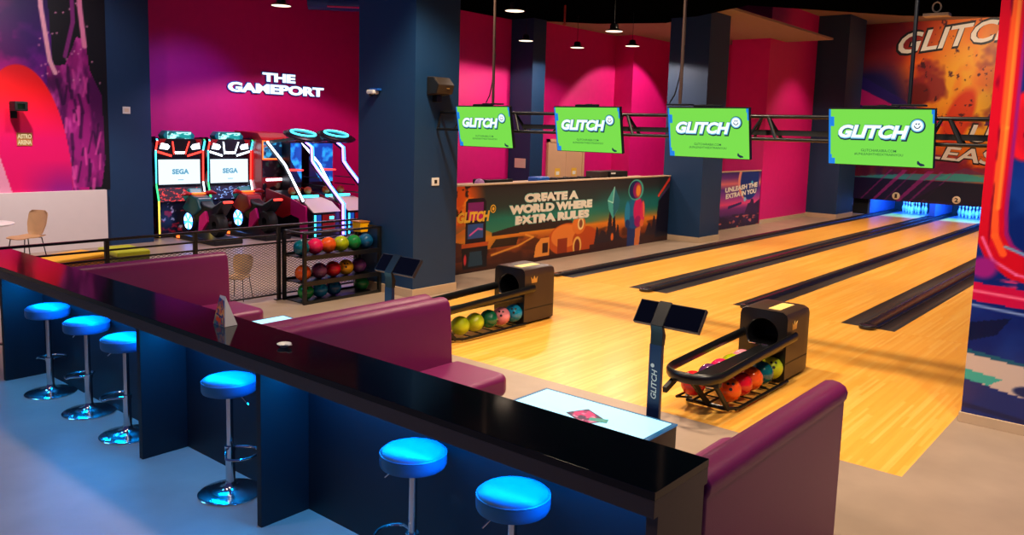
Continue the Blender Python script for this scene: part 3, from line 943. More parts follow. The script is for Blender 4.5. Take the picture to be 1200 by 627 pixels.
# ================================================================== BENCHES AND TABLES
def bench(xc, sgn, y0, y1, label, cut=0.0):
    """xc crest of the back, sgn +1 seat towards +x"""
    t = thing('bench', label, 'bench', (xc, (y0 + y1) / 2, 0), 'maroon leather booth benches')
    X = lambda a: xc + sgn * a
    pr_ = [(-0.075, 0.04), (-0.075, 0.86), (-0.088, 0.885), (-0.092, 0.92), (-0.075, 0.952), (-0.04, 0.970), (0.0, 0.975), (0.04, 0.965), (0.068, 0.935), (0.082, 0.88), (0.095, 0.7), (0.11, 0.45), (0.11, 0.04)]
    MB(leather).prism([(X(a), b) for a, b in pr_], 'xz', y0, y1, 0.018, 3).build('backrest', t, 50)
    yb_ = y1
    y1 = y1 - cut + (0.07 if cut == 0 else 0)
    r = 0.10
    pl = [(0.09, y0), (0.68, y0)]
    pl += [(0.68 - r + r * math.cos(a), y1 - r + r * math.sin(a)) for a in [PI / 2 * i / 8 for i in range(9)]] + [(0.09, y1)]
    MB(leather).prism([(X(a), b) for a, b in pl], 'xy', 0.28, 0.455, 0.05, 5).build('seat', t, 60)
    pl2 = [(0.1, y0), (0.62, y0)] + [(0.62 - r + r * math.cos(a), y1 - 0.03 - r + r * math.sin(a)) for a in [PI / 2 * i / 8 for i in range(9)]] + [(0.1, y1 - 0.03)]
    MB(leather).prism([(X(a), b) for a, b in pl2], 'xy', 0.06, 0.30).build('seat_base', t, 60)
    pl3 = [(a * 0.94 if a > 0.2 else a, b if b > y1 - 1 else b) for a, b in pl2]
    MB(black_m).prism([(X(a), b) for a, b in pl3], 'xy', 0.0, 0.06).build('plinth', t)
    return t
bench(6.13, -1, -7.68, -5.95, 'maroon bench seen from behind at the right end of the counter')
bench(2.97, 1, -7.66, -5.95, 'maroon bench in the middle, its back facing the glowing table')
bench(2.78, -1, -7.66, -5.97, 'maroon bench standing back to back behind the middle bench', 0.16)
bench(-0.28, 1, -7.66, -6.0, 'maroon bench at the left below the railing')

def light_table(x0, x1, y0, y1, label):
    t = thing('light_table', label, 'table', ((x0 + x1) / 2, (y0 + y1) / 2, 0), 'glowing booth tables')
    H = 0.52
    MB(black_paint).box(x0 + 0.004, x1 - 0.004, y0 + 0.004, y1 - 0.004, 0.0, H - 0.012, 0.006).build('body', t)
    MB(t_edge).box(x0, x1, y0, y1, H - 0.012, H, 0.002).build('edge_glow', t)
    MB(t_top).box(x0 + 0.03, x1 - 0.03, y0 + 0.03, y1 - 0.03, H, H + 0.003).build('light_panel', t)
    return t
light_table(4.18, 5.24, -7.45, -6.12, 'low table with glowing white top, between the middle and right benches')
light_table(1.0, 2.05, -7.45, -6.14, 'low table with glowing top, mostly hidden left of the middle bench')
lf = thing('leaflet', 'pink and black leaflet on the glowing table', 'leaflet', (4.72, -6.42, 0.523))
c = Canvas(0.24, 0.17, 48, 34, (226, 30, 120))
c.noise((40, 20, 70), 18, 18, 0.45, 0.55, 0.9, 5); c.noise((240, 150, 190), 30, 40, 0.58, 0.66, 0.9, 8)
c.line([(0.004, 0.004), (0.236, 0.004), (0.236, 0.166), (0.004, 0.166), (0.004, 0.004)], 0.014, (30, 20, 80))
an = -0.45
c.panel('leaflet_print', (4.60, -6.455, 0.527), (math.cos(an), math.sin(an), 0), (-math.sin(an), math.cos(an), 0), lf)
MB(white_m).box(4.60, 4.84, -6.455, -6.285, 0.5235, 0.5262, rot=an, piv=(4.60, -6.455, 0)).build('sheet', lf)
MB(teal_m).box(4.78, 4.90, -6.46, -6.40, 0.524, 0.5275, rot=0.4).build('teal_slip', lf)

def console(dx, label):
    t = thing('touch_console', label, 'console', (4.985 + dx, -5.99, 0), 'touchscreen consoles')
    MB(panel_m).box(4.86 + dx, 5.1 + dx, -6.08, -5.86, 0, 0.012, 0.004).build('base_plate', t)
    MB(navy_post).box(4.935 + dx, 5.03 + dx, -6.0, -5.965, 0.01, 0.97, 0.006).build('post', t)
    nk = MB(black_paint)
    pts = [(-6.0, 0.965), (-5.965, 0.965), (-5.955, 1.03), (-5.985, 1.09), (-5.885, 1.235), (-5.897, 1.245), (-6.012, 1.10), (-6.0, 1.05)]
    nk.prism(pts, 'yz', 4.937 + dx + 0.004, 5.028 + dx + 0.004, 0.003)
    nk.build('neck', t)
    # tilted panel
    A = Vector((4.80 + dx, -6.0, 1.10)); X = XP; U = Vector((0, 0.1, 0.135)).normalized(); Nn = X.cross(U).normalized()
    W_, H_ = 0.485, 0.17
    def slab(mb, a0, a1, b0, b1, d0, d1):
        P_ = [A + X * a + U * b + Nn * d for d in (d0, d1) for a, b in ((a0, b0), (a1, b0), (a1, b1), (a0, b1))]
        mb.add(P_, [[3, 2, 1, 0], [4, 5, 6, 7], [0, 1, 5, 4], [1, 2, 6, 5], [2, 3, 7, 6], [3, 0, 4, 7]])
    pn = MB(fascia_m); slab(pn, 0, W_, 0, H_, -0.03, 0.0)
    po = pn.build('panel', t)
    for a0, a1 in ((0.006, 0.135), (0.235, 0.479)):
        sc = MB(screen_black); slab(sc, a0, a1, 0.006, H_ - 0.006, 0.0, 0.003); sc.build('screen', po)
    # wordmark running up the post
    lt = MB(p_white)
    lt.text('GLITCH', (5.006 + dx, -6.0, 0.60), ZP, -XP, 0.20, 0.042, 0.2, 0.02, 0, 0.0025)
    lt.disc((0.225, 0.038), 0.014, (5.006 + dx, -6.0, 0.60), ZP, -XP, 0.0025, 16)
    lt.build('post_lettering', t, 0)
    return t
navy_post = M('console_navy', (16, 40, 84), 0.35, noise=0.05)
console(0, 'touchscreen console with tilted panel behind the glowing table')
console(-2.65, 'touchscreen console with tilted panel left of the middle bench end')

# ================================================================== RAILING
rl = thing('railing', 'black steel railing with wire mesh behind the left bench', 'railing', (-1.63, -5.5, 0))
rx = -1.70
posts = [-7.64, -6.6, -5.55, -4.375, -3.08]
for y in posts:
    MB(black_paint).box(rx - 0.022, rx + 0.022, y - 0.022, y + 0.022, 0, 0.985, 0.003).box(rx - 0.035, rx + 0.035, y - 0.06, y + 0.06, 0, 0.012, 0.002).build('post', rl)
MB(black_paint).box(rx - 0.025, rx + 0.025, -9.3, -3.05, 0.985, 1.012, 0.003).build('top_rail', rl)
MB(black_paint).box(rx - 0.014, rx + 0.014, -9.3, -3.05, 0.868, 0.888, 0.002).build('middle_rail', rl)
for a, b in zip(posts[:-1], posts[1:]):
    fo = MB(black_paint).box(rx - 0.012, rx + 0.012, a + 0.022, b - 0.022, 0.765, 0.785).build('mesh_top_bar', rl)
    MB(black_paint).box(rx - 0.012, rx + 0.012, a + 0.022, b - 0.022, 0.07, 0.09).build('mesh_bottom_bar', rl)
    wm = MB(wire_m)
    y0, y1, z0, z1 = a + 0.022, b - 0.022, 0.09, 0.765
    sl = 0.52; step = 0.034
    k = z0 - sl * (y1 - y0)
    while k < z1:
        for sg in (1, -1):
            # z = k + sl*(y-y0)  or mirrored
            ya, yb2 = y0, y1
            za, zb = k, k + sl * (y1 - y0)
            if za < z0: ya = y0 + (z0 - k) / sl; za = z0
            if zb > z1: yb2 = y0 + (z1 - k) / sl; zb = z1
            if yb2 - ya > 0.01:
                if sg == 1: p, q = (rx, ya, za), (rx, yb2, zb)
                else: p, q = (rx, y0 + y1 - ya, za), (rx, y0 + y1 - yb2, zb)
                wm.bar(p, q, 0.004, 0.0055)
        k += step
    wm.build('wire_mesh', fo, 0)

# ================================================================== LOUNGE BEYOND THE RAILING
ot = thing('long_ottoman', 'long yellow ottoman beyond the railing at left', 'ottoman', (-4.15, -6.4, 0))
an = 0.36
MB(yellow_m).box(-4.42, -3.88, -7.7, -5.5, 0.40, 0.45, 0.02, 3, rot=an, piv=(-4.15, -6.4, 0)).build('cushion', ot)
MB(orange_side).box(-4.40, -3.90, -7.68, -5.52, 0.0, 0.40, 0.01, 2, rot=an, piv=(-4.15, -6.4, 0)).build('body', ot)
ot = thing('cube_ottoman', 'lime green cube ottoman beyond the railing, right of the yellow one', 'ottoman', (-4.5, -5.12, 0))
MB(green_m).box(-4.82, -4.15, -5.38, -4.9, 0.36, 0.45, 0.03, 3).build('cushion', ot)
MB(olive_m).box(-4.81, -4.16, -5.37, -4.91, 0.0, 0.36, 0.01, 2).build('body', ot)
tb = thing('round_table', 'white round table cut off by the left picture edge', 'table', (-6.25, -6.45, 0))
MB(white_m).lathe([(1e-6, 0.715), (0.44, 0.715), (0.455, 0.722), (0.455, 0.735), (0.445, 0.74), (1e-6, 0.74)], (-6.25, -6.45, 0), 40).build('tabletop', tb)
MB(black_paint).lathe([(0.24, 0), (0.24, 0.012), (0.035, 0.03), (0.03, 0.70), (0.1, 0.714)], (-6.25, -6.45, 0), 24).build('pedestal', tb)

def make_chair(label):
    """front faces -y, origin at the floor"""
    t = thing('plywood_chair', label, 'chair', (0, 0, 0), 'bent plywood chairs')
    s = MB(ply)
    # seat as bowed sheet
    def sheet(fn, nu, nv, th):
        vs, fs = [], []
        for d in (0, 1):
            for j in range(nv + 1):
                for i in range(nu + 1):
                    p, n = fn(i / nu, j / nv)
                    vs.append(Vector(p) + Vector(n) * (th * d))
        w_ = nu + 1; K = w_ * (nv + 1)
        for j in range(nv):
            for i in range(nu):
                a = j * w_ + i
                fs.append([a, a + w_, a + w_ + 1, a + 1]); fs.append([K + a, K + a + 1, K + a + w_ + 1, K + a + w_])
        for i in range(nu):
            fs.append([i, i + 1, K + i + 1, K + i]); b_ = nv * w_ + i; fs.append([b_ + 1, b_, K + b_, K + b_ + 1])
        for j in range(nv):
            a = j * w_; fs.append([a + w_, a, K + a, K + a + w_]); b_ = a + nu; fs.append([b_, b_ + w_, K + b_ + w_, K + b_])
        return vs, fs
    def seat_fn(u, v):
        x = (u - 0.5) * (0.40 - 0.06 * abs(2 * v - 1) ** 3)
        y = -0.21 + 0.42 * v
        z = 0.45 - 0.02 * math.sin(PI * v) + 0.012 * (2 * u - 1) ** 2 - (0.03 * max(0, 0.25 - v) * 4)
        return (x, y, z), (0, 0, 1)
    s.add(*sheet(seat_fn, 10, 10, 0.012)); s.build('seat', t, 60)
    def back_fn(u, v):
        w_ = 0.40 * (0.72 + 0.28 * min(1, v * 2.2))
        if v > 0.86: w_ *= 1 - 0.3 * ((v - 0.86) / 0.14) ** 2
        if v < 0.1: w_ *= 1 - 0.25 * ((0.1 - v) / 0.1) ** 2
        x = (u - 0.5) * w_
        return (x, 0.2 + 0.09 * v - 0.05 * (2 * u - 1) ** 2, 0.46 + 0.39 * v), (0, 1, 0)
    MB(ply).add(*sheet(back_fn, 10, 12, 0.012)).build('backrest', t, 60)
    for sx in (-1, 1):
        for y, yo in ((-0.15, -0.21), (0.15, 0.22)):
            MB(black_paint).tube([(sx * 0.10, y * 0.6, 0.44), (sx * 0.15, y, 0.43), (sx * 0.19, yo, 0.0)], 0.008, 8).build('leg', t)
    return t
ch = make_chair('plywood chair beside the white half wall at left')
ch.location = (-6.55, -5.72, 0); ch.rotation_euler.z = 0.35
ch2 = dup(ch, (-2.08, -4.74, 0), 0.6, 'small plywood chair seen through the wire mesh railing')
ch2.scale = (0.68, 0.68, 0.68)

# ================================================================== ARCADE
def racer(yc, tint, label):
    t = thing('arcade_machine', label, 'arcade machine', (-8.6, yc, 0), 'motorbike racing machines')
    y0, y1 = yc - 0.52, yc + 0.52
    side = [(-9.1, 0.0), (-8.2, 0.0), (-8.2, 0.75), (-8.3, 1.1), (-8.28, 1.75), (-8.2, 1.95), (-8.3, 2.02), (-9.1, 1.95)]
    for ya in (y0, y1 - 0.04):
        MB(cab_black).prism(side, 'xz', ya, ya + 0.04, 0.004).build('side_panel', t)
    # side art on the outer left panel
    c = Canvas(0.8, 1.9, 50, 110, (8, 10, 22))
    c.noise((180, 40, 40), 6, 4, 0.52, 0.6, 0.8, 3, c.y < 0.7); c.noise((200, 200, 190), 8, 5, 0.6, 0.66, 0.8, 6, c.y > 0.6); c.noise((190, 130, 30), 9, 6, 0.6, 0.68, 0.7, 9, c.y < 0.5)
    c.panel('side_art', (-9.05, y0 - 0.003, 0.05), (1, 0, 0), (0, 0, 1), t)
    MB(cab_black).box(-9.1, -8.36, y0 + 0.04, y1 - 0.04, 0.0, 1.95).build('body', t)
    # LED edges : colour runs down the strip
    for ya, cols in ((y0, [g_cyan, g_red, g_cyan, g_green, g_yellow]), (y1 - 0.04, [g_green, g_cyan, g_red, g_white])):
        led = MB(g_cyan)
        pts = [(-8.22, 1.97), (-8.19, 1.94), (-8.265, 1.75), (-8.285, 1.1), (-8.185, 0.74), (-8.185, 0.4), (-8.185, 0.03)]
        if ya > yc: pts = pts[:5]
        for k, (p, q) in enumerate(zip(pts[:-1], pts[1:])):
            led.m(cols[min(k, len(cols) - 1)]).bar((p[0], ya + 0.02, p[1]), (q[0], ya + 0.02, q[1]), 0.024, 0.02)
        led.build('led_edge', t)
    # screen
    bz = MB(cab_black).box(-8.36, -8.30, y0 + 0.04, y1 - 0.04, 1.0, 1.62).build('bezel', t)
    O = Vector((-8.298, yc - 0.44, 1.06))
    so = MB(s_sega).flat([(0, 0), (0.88, 0), (0.88, 0.5), (0, 0.5)], O, YP, ZP, 0.002).build('screen', bz)
    MB(s_ltblue).text('SEGA', O + YP * 0.28 + ZP * 0.2, YP, ZP, 0.36, 0.11, 0, 0.06, 0, 0.004, 0, 1.05).build('screen_lettering', so, 0)
    MB(s_ltblue).flat([(0.40, 0.08), (0.52, 0.08), (0.52, 0.095), (0.40, 0.095)], O, YP, ZP, 0.004).build('small_print', so, 0)
    # head : headlights, chevrons, topper
    hd = MB(cab_black).prism([(-9.0, 1.62), (-8.3, 1.62), (-8.22, 1.98), (-9.0, 1.98)], 'xz', y0 + 0.04, y1 - 0.04, 0.01).build('head', t)
    E = Vector((-8.255, yc, 1.8)); U = Vector((0.08, 0, 0.36)).normalized()
    for sg in (-1, 1):
        MB(g_white).flat([(sg * 0.43, -0.02), (sg * 0.26, -0.04), (sg * 0.22, 0.02), (sg * 0.26, 0.07), (sg * 0.40, 0.1)], E, YP, U, 0.006).build('headlight', hd, 0)
    MB(g_white).flat([(-0.09, -0.13), (0.09, -0.13), (0.11, -0.08), (-0.11, -0.08)], E, YP, U, 0.006).build('centre_light', hd, 0)
    for sg in (-1, 1):
        cv = MB(tint[0])
        cv.flat([(sg * 0.47, -0.1), (sg * 0.46, -0.06), (sg * 0.16, -0.15), (sg * 0.17, -0.19)], E, YP, U, 0.008)
        cv.m(tint[1]).flat([(sg * 0.13, -0.14), (sg * 0.19, 0.13), (sg * 0.16, 0.13), (sg * 0.10, -0.12)], E, YP, U, 0.008)
        cv.build('chevron_light', hd, 0)
        MB(red_m).flat([(sg * 0.46, 0.05), (sg * 0.44, 0.18), (sg * 0.3, 0.18), (sg * 0.36, 0.08)], E, YP, U, 0.005).build('corner_fairing', hd, 0)
    tp = MB(teal_m).prism([(yc - 0.30, 1.95), (yc + 0.30, 1.95), (yc + 0.34, 2.04), (yc + 0.26, 2.13), (yc - 0.26, 2.14), (yc - 0.34, 2.05)], 'yz', -8.5, -8.28, 0.02).build('topper', t)
    c = Canvas(0.5, 0.14, 60, 20, (16, 130, 120)); c.noise((180, 255, 230), 9, 22, 0.5, 0.6, 1.0, 4); c.noise((10, 60, 60), 7, 12, 0.55, 0.65, 0.9, 7)
    c.panel('topper_art', (-8.278, yc - 0.25, 1.97), (0, 1, 0), (0, 0, 1), tp, print_glow)
    # lightning band under the screen
    band = MB(cab_black).prism([(-8.5, 0.72), (-8.18, 0.72), (-8.3, 1.0), (-8.5, 1.0)], 'xz', y0 + 0.04, y1 - 0.04).build('lower_band', t)
    c = Canvas(0.94, 0.28, 80, 26, (30, 8, 16) if tint[0] is g_red else (8, 12, 40))
    v = np.abs(vnoise(c.x * 7, c.y * 16, 5 if tint[0] is g_red else 9) - 0.5)
    c.mix(np.clip(1 - v / 0.05, 0, 1), (255, 60, 40) if tint[0] is g_red else (150, 200, 255))
    U2 = np.array((-0.12, 0, 0.28)); U2 = U2 / np.linalg.norm(U2)
    c.panel('lightning_art', (-8.176, yc - 0.47, 0.725), (0, 1, 0), tuple(U2), band, print_glow)
    # lower front art
    c = Canvas(0.94, 0.66, 60, 44, (6, 8, 26)); c.noise((190, 20, 40), 7, 9, 0.55, 0.6, 0.9, 12, (c.x < 0.5) & (c.y < 0.5)); c.noise((230, 220, 220), 12, 12, 0.66, 0.7, 0.8, 2, c.x < 0.5)
    MB(cab_black).box(-8.4, -8.21, y0 + 0.04, y1 - 0.04, 0.0, 0.72).build('lower_front', t)
    c.panel('lower_art', (-8.205, yc - 0.47, 0.04), (0, 1, 0), (0, 0, 1), t)
    return t
racer(-2.24, (g_red, g_red), 'motorbike racing machine with red chevron lights, leftmost of the arcade')
racer(-1.13, (g_white, g_white), 'motorbike racing machine with white chevron lights, second from left')

bike_teal = M('bike_teal', (16, 84, 92), 0.3, noise=0.1)
bike_red = M('bike_red', (170, 24, 40), 0.3, noise=0.1)
def bike(yc, label, col):
    t = thing('ride_on_motorbike', label, 'arcade motorbike', (-7.4, yc, 0), 'ride-on arcade motorbikes')
    MB(cab_black).box(-8.15, -6.55, yc - 0.3, yc + 0.3, 0, 0.1, 0.02).m(g_orange).box(-7.98, -7.86, yc - 0.304, yc - 0.30, 0.02, 0.08).build('platform', t)
    # front wheel with lit spokes
    wx, wz = -7.78, 0.36
    w_ = MB(tyre_m).lathe([(0.13, -0.05), (0.2, -0.06), (0.225, -0.03), (0.225, 0.03), (0.2, 0.06), (0.13, 0.05), (0.13, -0.05)], (wx, yc - 0.1, wz), 28, 'y').build('front_wheel', t)
    sp = MB(glow('spoke_glow', (150, 190, 255), 9.0))
    O = Vector((wx, yc - 0.155, wz))
    for k in range(5):
        a = PI / 2 + 2 * PI * k / 5
        p = [(0.04 * math.cos(a), 0.04 * math.sin(a)), (0.16 * math.cos(a - 0.33), 0.16 * math.sin(a - 0.33)), (0.165 * math.cos(a), 0.165 * math.sin(a)), (0.16 * math.cos(a + 0.33), 0.16 * math.sin(a + 0.33))]
        sp.flat(p, O, XP, ZP, 0.003)
    sp.m(g_blue).disc((0, 0), 0.185, O, XP, ZP, 0.0)
    sp.build('spoke_light', w_, 0)
    # body
    bp = [(-8.0, 0.62), (-7.75, 0.86), (-7.5, 0.84), (-7.25, 0.72), (-6.95, 0.70), (-6.6, 0.86), (-6.55, 0.80), (-6.8, 0.55), (-7.1, 0.40), (-7.5, 0.36), (-7.75, 0.52)]
    MB(cab_black).prism(bp, 'xz', yc - 0.13, yc + 0.13, 0.04, 3).build('body', t)
    MB(col).prism([(-8.02, 0.60), (-7.72, 0.90), (-7.42, 0.86), (-7.3, 0.62), (-7.6, 0.46), (-7.8, 0.5)], 'xz', yc - 0.17, yc + 0.17, 0.05, 3).build('fairing', t)
    MB(teal_m).prism([(-8.05, 0.86), (-7.8, 1.02), (-7.7, 0.9), (-7.95, 0.74)], 'xz', yc - 0.14, yc + 0.14, 0.03, 3).build('windscreen', t)
    MB(tyre_m).lathe([(0.08, -0.09), (0.2, -0.1), (0.24, -0.05), (0.24, 0.05), (0.2, 0.1), (0.08, 0.09), (0.08, -0.09)], (-6.85, yc - 0.05, 0.36), 28, 'y').build('rear_wheel', t)
    MB(magenta_m).prism([(-7.3, 0.5), (-7.1, 0.62), (-7.0, 0.42), (-7.25, 0.2), (-7.35, 0.2)], 'xz', yc - 0.19, yc - 0.13, 0.01).build('engine_cover', t)
    for sg in (-1, 1):
        MB(red_m).tube([(-7.72, yc + sg * 0.12, 0.90), (-7.66, yc + sg * 0.28, 0.93), (-7.60, yc + sg * 0.36, 0.90)], [0.03, 0.05, 0.02], 10).build('handlebar', t)
    MB(g_red).box(-6.62, -6.55, yc - 0.1, yc + 0.1, 0.80, 0.84, 0.01).build('tail_light', t)
    MB(g_orange).box(-7.70, -7.58, yc - 0.12, yc + 0.12, 0.905, 0.93, 0.008).build('dash_light', t)
    return t
bike(-2.2, 'ride-on motorbike with lit front wheel at the red chevron machine', bike_teal)
bike(-1.1, 'ride-on motorbike with lit front wheel at the white chevron machine', bike_red)

# red framed machine
t = thing('arcade_machine', 'red arcade machine with orange framed screen, between bikes and basketball', 'arcade machine', (-8.4, -0.3, 0))
MB(red_m).box(-8.9, -7.9, -0.605, 0.05, 0, 1.98, 0.015).build('cabinet', t)
MB(red_m).prism([(-8.95, 1.97), (-7.86, 1.97), (-8.05, 2.13), (-8.95, 2.16)], 'xz', -0.605, 0.06, 0.01).build('roof', t)
O = Vector((-7.898, -0.59, 1.56))
fr = MB(g_orange)
for a0, a1, b0, b1 in ((0, 0.62, 0, 0.03), (0, 0.62, 0.39, 0.42), (0, 0.03, 0, 0.42), (0.59, 0.62, 0, 0.42)):
    fr.flat([(a0, b0), (a1, b0), (a1, b1), (a0, b1)], O, YP, ZP, 0.004)
fr.build('screen_frame', t, 0)
c = Canvas(0.56, 0.36, 60, 40, (8, 30, 60)); c.noise((50, 160, 200), 8, 8, 0.5, 0.64, 0.9, 4); c.noise((160, 60, 40), 8, 8, 0.62, 0.7, 0.8, 14)
c.panel('screen', (-7.896, -0.56, 1.59), (0, 1, 0), (0, 0, 1), t, print_glow)
c = Canvas(0.62, 0.36, 50, 34, (10, 10, 18)); c.noise((70, 60, 60), 9, 9, 0.5, 0.6, 0.9, 3); c.noise((30, 90, 70), 8, 12, 0.6, 0.66, 0.9, 6)
c.panel('figure_print', (-7.896, -0.59, 1.18), (0, 1, 0), (0, 0, 1), t)
MB(g_white).box(-7.9, -7.885, -0.50, 0.02, 1.10, 1.15, 0.004).build('light_bar', t)
c = Canvas(0.62, 0.5, 50, 34, (16, 12, 18)); c.noise((230, 200, 160), 5, 7, 0.56, 0.62, 0.9, 3); c.noise((190, 40, 30), 6, 7, 0.55, 0.62, 0.9, 16)
c.panel('lower_print', (-7.896, -0.59, 0.55), (0, 1, 0), (0, 0, 1), t)

# basketball machines
g_blue_panel = glow('blue_backlit_panel', (10, 90, 200), 0.7)
def hoop(y0, y1, label, strip):
    yc = (y0 + y1) / 2
    xb_ = -7.85 if y0 < 0.2 else -8.6
    t = thing('basketball_machine', label, 'arcade machine', (-7.2, yc, 0), 'arcade basketball machines')
    yl_ = y0 + (0.42 if y0 < 0.2 else 0.04)
    rc = MB(cab_black).box(xb_, -7.55, yl_, y1 - 0.04, 0, 1.96, 0.01).build('rear_cabinet', t)
    c = Canvas(y1 - yl_ - 0.06, 0.85, 30, 40, (6, 60, 150)); c.noise((40, 170, 240), 5, 5, 0.5, 0.66, 0.9, 4); c.poly([(0, 0), (0.3, 0), (0, 0.5)], (4, 20, 60))
    c.panel('backboard', (-7.546, yl_ + 0.02, 1.08), (0, 1, 0), (0, 0, 1), t, print_glow)
    MB(g_red).tube([(-7.32 + 0.18 * math.cos(2 * PI * i / 20), yc + 0.18 * math.sin(2 * PI * i / 20), 1.36) for i in range(20)], 0.013, 8, True).build('hoop', t)
    # oval topper, tipped towards the room
    ex, ez, tl = -7.0, 2.10, 0.26
    def tip(p): return (p[0], p[1], p[2] - (p[0] - ex) * tl)
    tp = MB(cab_black).lathe([(1e-6, -0.06), (0.34, -0.05), (0.40, 0.0), (0.34, 0.05), (1e-6, 0.06)], (ex, yc, ez), 32)
    tp.v = [tip(p) for p in tp.v]
    to = tp.build('topper', t)
    MB(g_cyan).tube([tip((ex + 0.24 * math.cos(2 * PI * i / 28), yc + 0.26 * math.sin(2 * PI * i / 28), ez + 0.062)) for i in range(28)], 0.02, 6, True).build('ring_light', to)
    MB(cab_black).tube([tip((ex + 0.40 * math.cos(2 * PI * i / 28), yc + 0.40 * math.sin(2 * PI * i / 28), ez)) for i in range(28)], 0.02, 6, True).build('rim', to)
    for ya in (y0 + 0.05, y1 - 0.05):
        MB(cab_black).bar((-7.7, ya, 1.95), (-6.8, ya, 2.04), 0.06, 0.06).build('roof_arm', t)
    straight = [(-7.75, 1.92), (-7.10, 1.46), (-6.48, 0.74)]
    zig = [(-7.66, 2.03), (-7.24, 1.83), (-7.22, 1.52), (-7.05, 1.37), (-6.16, 0.68), (-6.15, 0.03)]
    for ya, mm, pts in ((y0, strip[0], straight), (y1, strip[1], zig)):
        sf = MB(cab_black)
        for p, q in zip(pts[:-1], pts[1:]):
            sf.bar((p[0], ya, p[1]), (q[0], ya, q[1]), 0.05, 0.08)
        so = sf.build('side_frame', t)
        ls = MB(mm)
        for p, q in zip(pts[:-1], pts[1:]):
            ls.bar((p[0] + 0.03, ya - 0.022, p[1] + 0.03), (q[0] + 0.03, ya - 0.022, q[1] + 0.03), 0.03, 0.032)
        ls.build('light_strip', so)
        if pts is zig:
            l2 = MB(g_blue)
            for p, q in zip(pts[:-1], pts[1:]):
                l2.bar((p[0] + 0.085, ya - 0.01, p[1] + 0.03), (q[0] + 0.085, ya - 0.01, q[1] + 0.03), 0.014, 0.016)
            l2.build('blue_edge', so)
    for k in range(3):
        MB(cab_black).cyl((-7.5, y1 - 0.02, 1.2 - 0.16 * k), (-6.95 + 0.16 * k, y1 - 0.02, 1.2 - 0.16 * k), 0.012, 6).build('side_rail', t)
    # ball ramp and front
    MB(cab_black).prism([(-7.55, 0), (-6.2, 0), (-6.2, 0.55), (-6.5, 0.70), (-7.55, 0.92)], 'xz', y0 + 0.03, y1 - 0.03, 0.01).build('ramp_body', t)
    MB(red_m).prism([(-7.8, 0.50), (-7.8, 0.95), (-7.2, 0.86), (-6.9, 0.80), (-6.9, 0.46), (-7.2, 0.36)], 'xz', y0 - 0.02, y0 + 0.025, 0.008).m(magenta_m).prism([(-6.9, 0.46), (-6.9, 0.80), (-6.38, 0.66), (-6.34, 0.0), (-6.56, 0.0), (-6.6, 0.40)], 'xz', y0 - 0.02, y0 + 0.025, 0.008).build('side_panel', t)
    MB(cream_m).prism([(-6.2, 0.552), (-6.17, 0.552), (-6.48, 0.735), (-6.85, 0.80), (-6.85, 0.74), (-6.5, 0.705)], 'xz', y0 + 0.04, y1 - 0.04).build('ramp_lip', t)
    MB(g_cyan).box(-6.98, -6.90, y0 + 0.06, y1 - 0.06, 0.80, 0.84).build('ramp_light', t)
    for k in range(3):
        ob = MB(M('basket_ball', (214, 90, 30), 0.5) if 'basket_ball' not in bpy.data.materials else bpy.data.materials['basket_ball']).sphere((-7.1 - 0.1 * (k % 2), y0 + 0.16 + 0.2 * k, 0.93), 0.085, 16)
        tag(ob.build('basketball'), ['orange basketball on the left of the ramp of %s', 'orange basketball in the ramp middle of %s', 'orange basketball on the right of the ramp of %s'][k] % ('the nearer hoop machine' if y0 < 0.2 else 'the farther hoop machine'), 'basketball', 'basketballs on the arcade ramps')
    MB(red_m).box(-6.2, -6.185, yc - 0.12, yc + 0.2, 0.12, 0.5, 0.004).m(g_cyan).box(-6.186, -6.18, yc + 0.06, yc + 0.16, 0.4, 0.46).build('coin_door', t)
    MB(g_blue_panel).box(-6.2, -6.19, y0 + 0.10, yc - 0.15, 0.1, 0.5).build('front_glow_panel', t)
    MB(g_cyan).box(-6.19, -6.175, y0 + 0.065, y0 + 0.09, 0.06, 0.5).build('post_light', t)
    return t
hoop(-0.56, 0.20, 'arcade basketball machine nearest the red framed machine', (g_white, g_violet))
hoop(0.31, 1.04, 'arcade basketball machine at right, partly behind the blue column', (g_white, g_violet))

# wall sign
sg = thing('wall_sign', 'glowing white lettering high on the magenta arcade wall', 'sign', (-9.2, 0.65, 3.2))
for txt, y, z, w_, h_ in (('THE', 0.26, 3.30, 0.88, 0.20), ('GAMEPORT', -0.62, 3.02, 2.58, 0.22)):
    MB(blue_m).text(txt, (-9.2, y, z), Vector((0, 1, 0)), ZP, w_, h_, 0, 0.075, 0.03, 0.001, 0.02).build('letter_back', sg, 0)
    MB(g_sign := glow('sign_face', (225, 246, 255), 1.6)).text(txt, (-9.2, y, z), Vector((0, 1, 0)), ZP, w_, h_, 0, 0.045, 0.02, 0.032).build('letter_face', sg, 0)

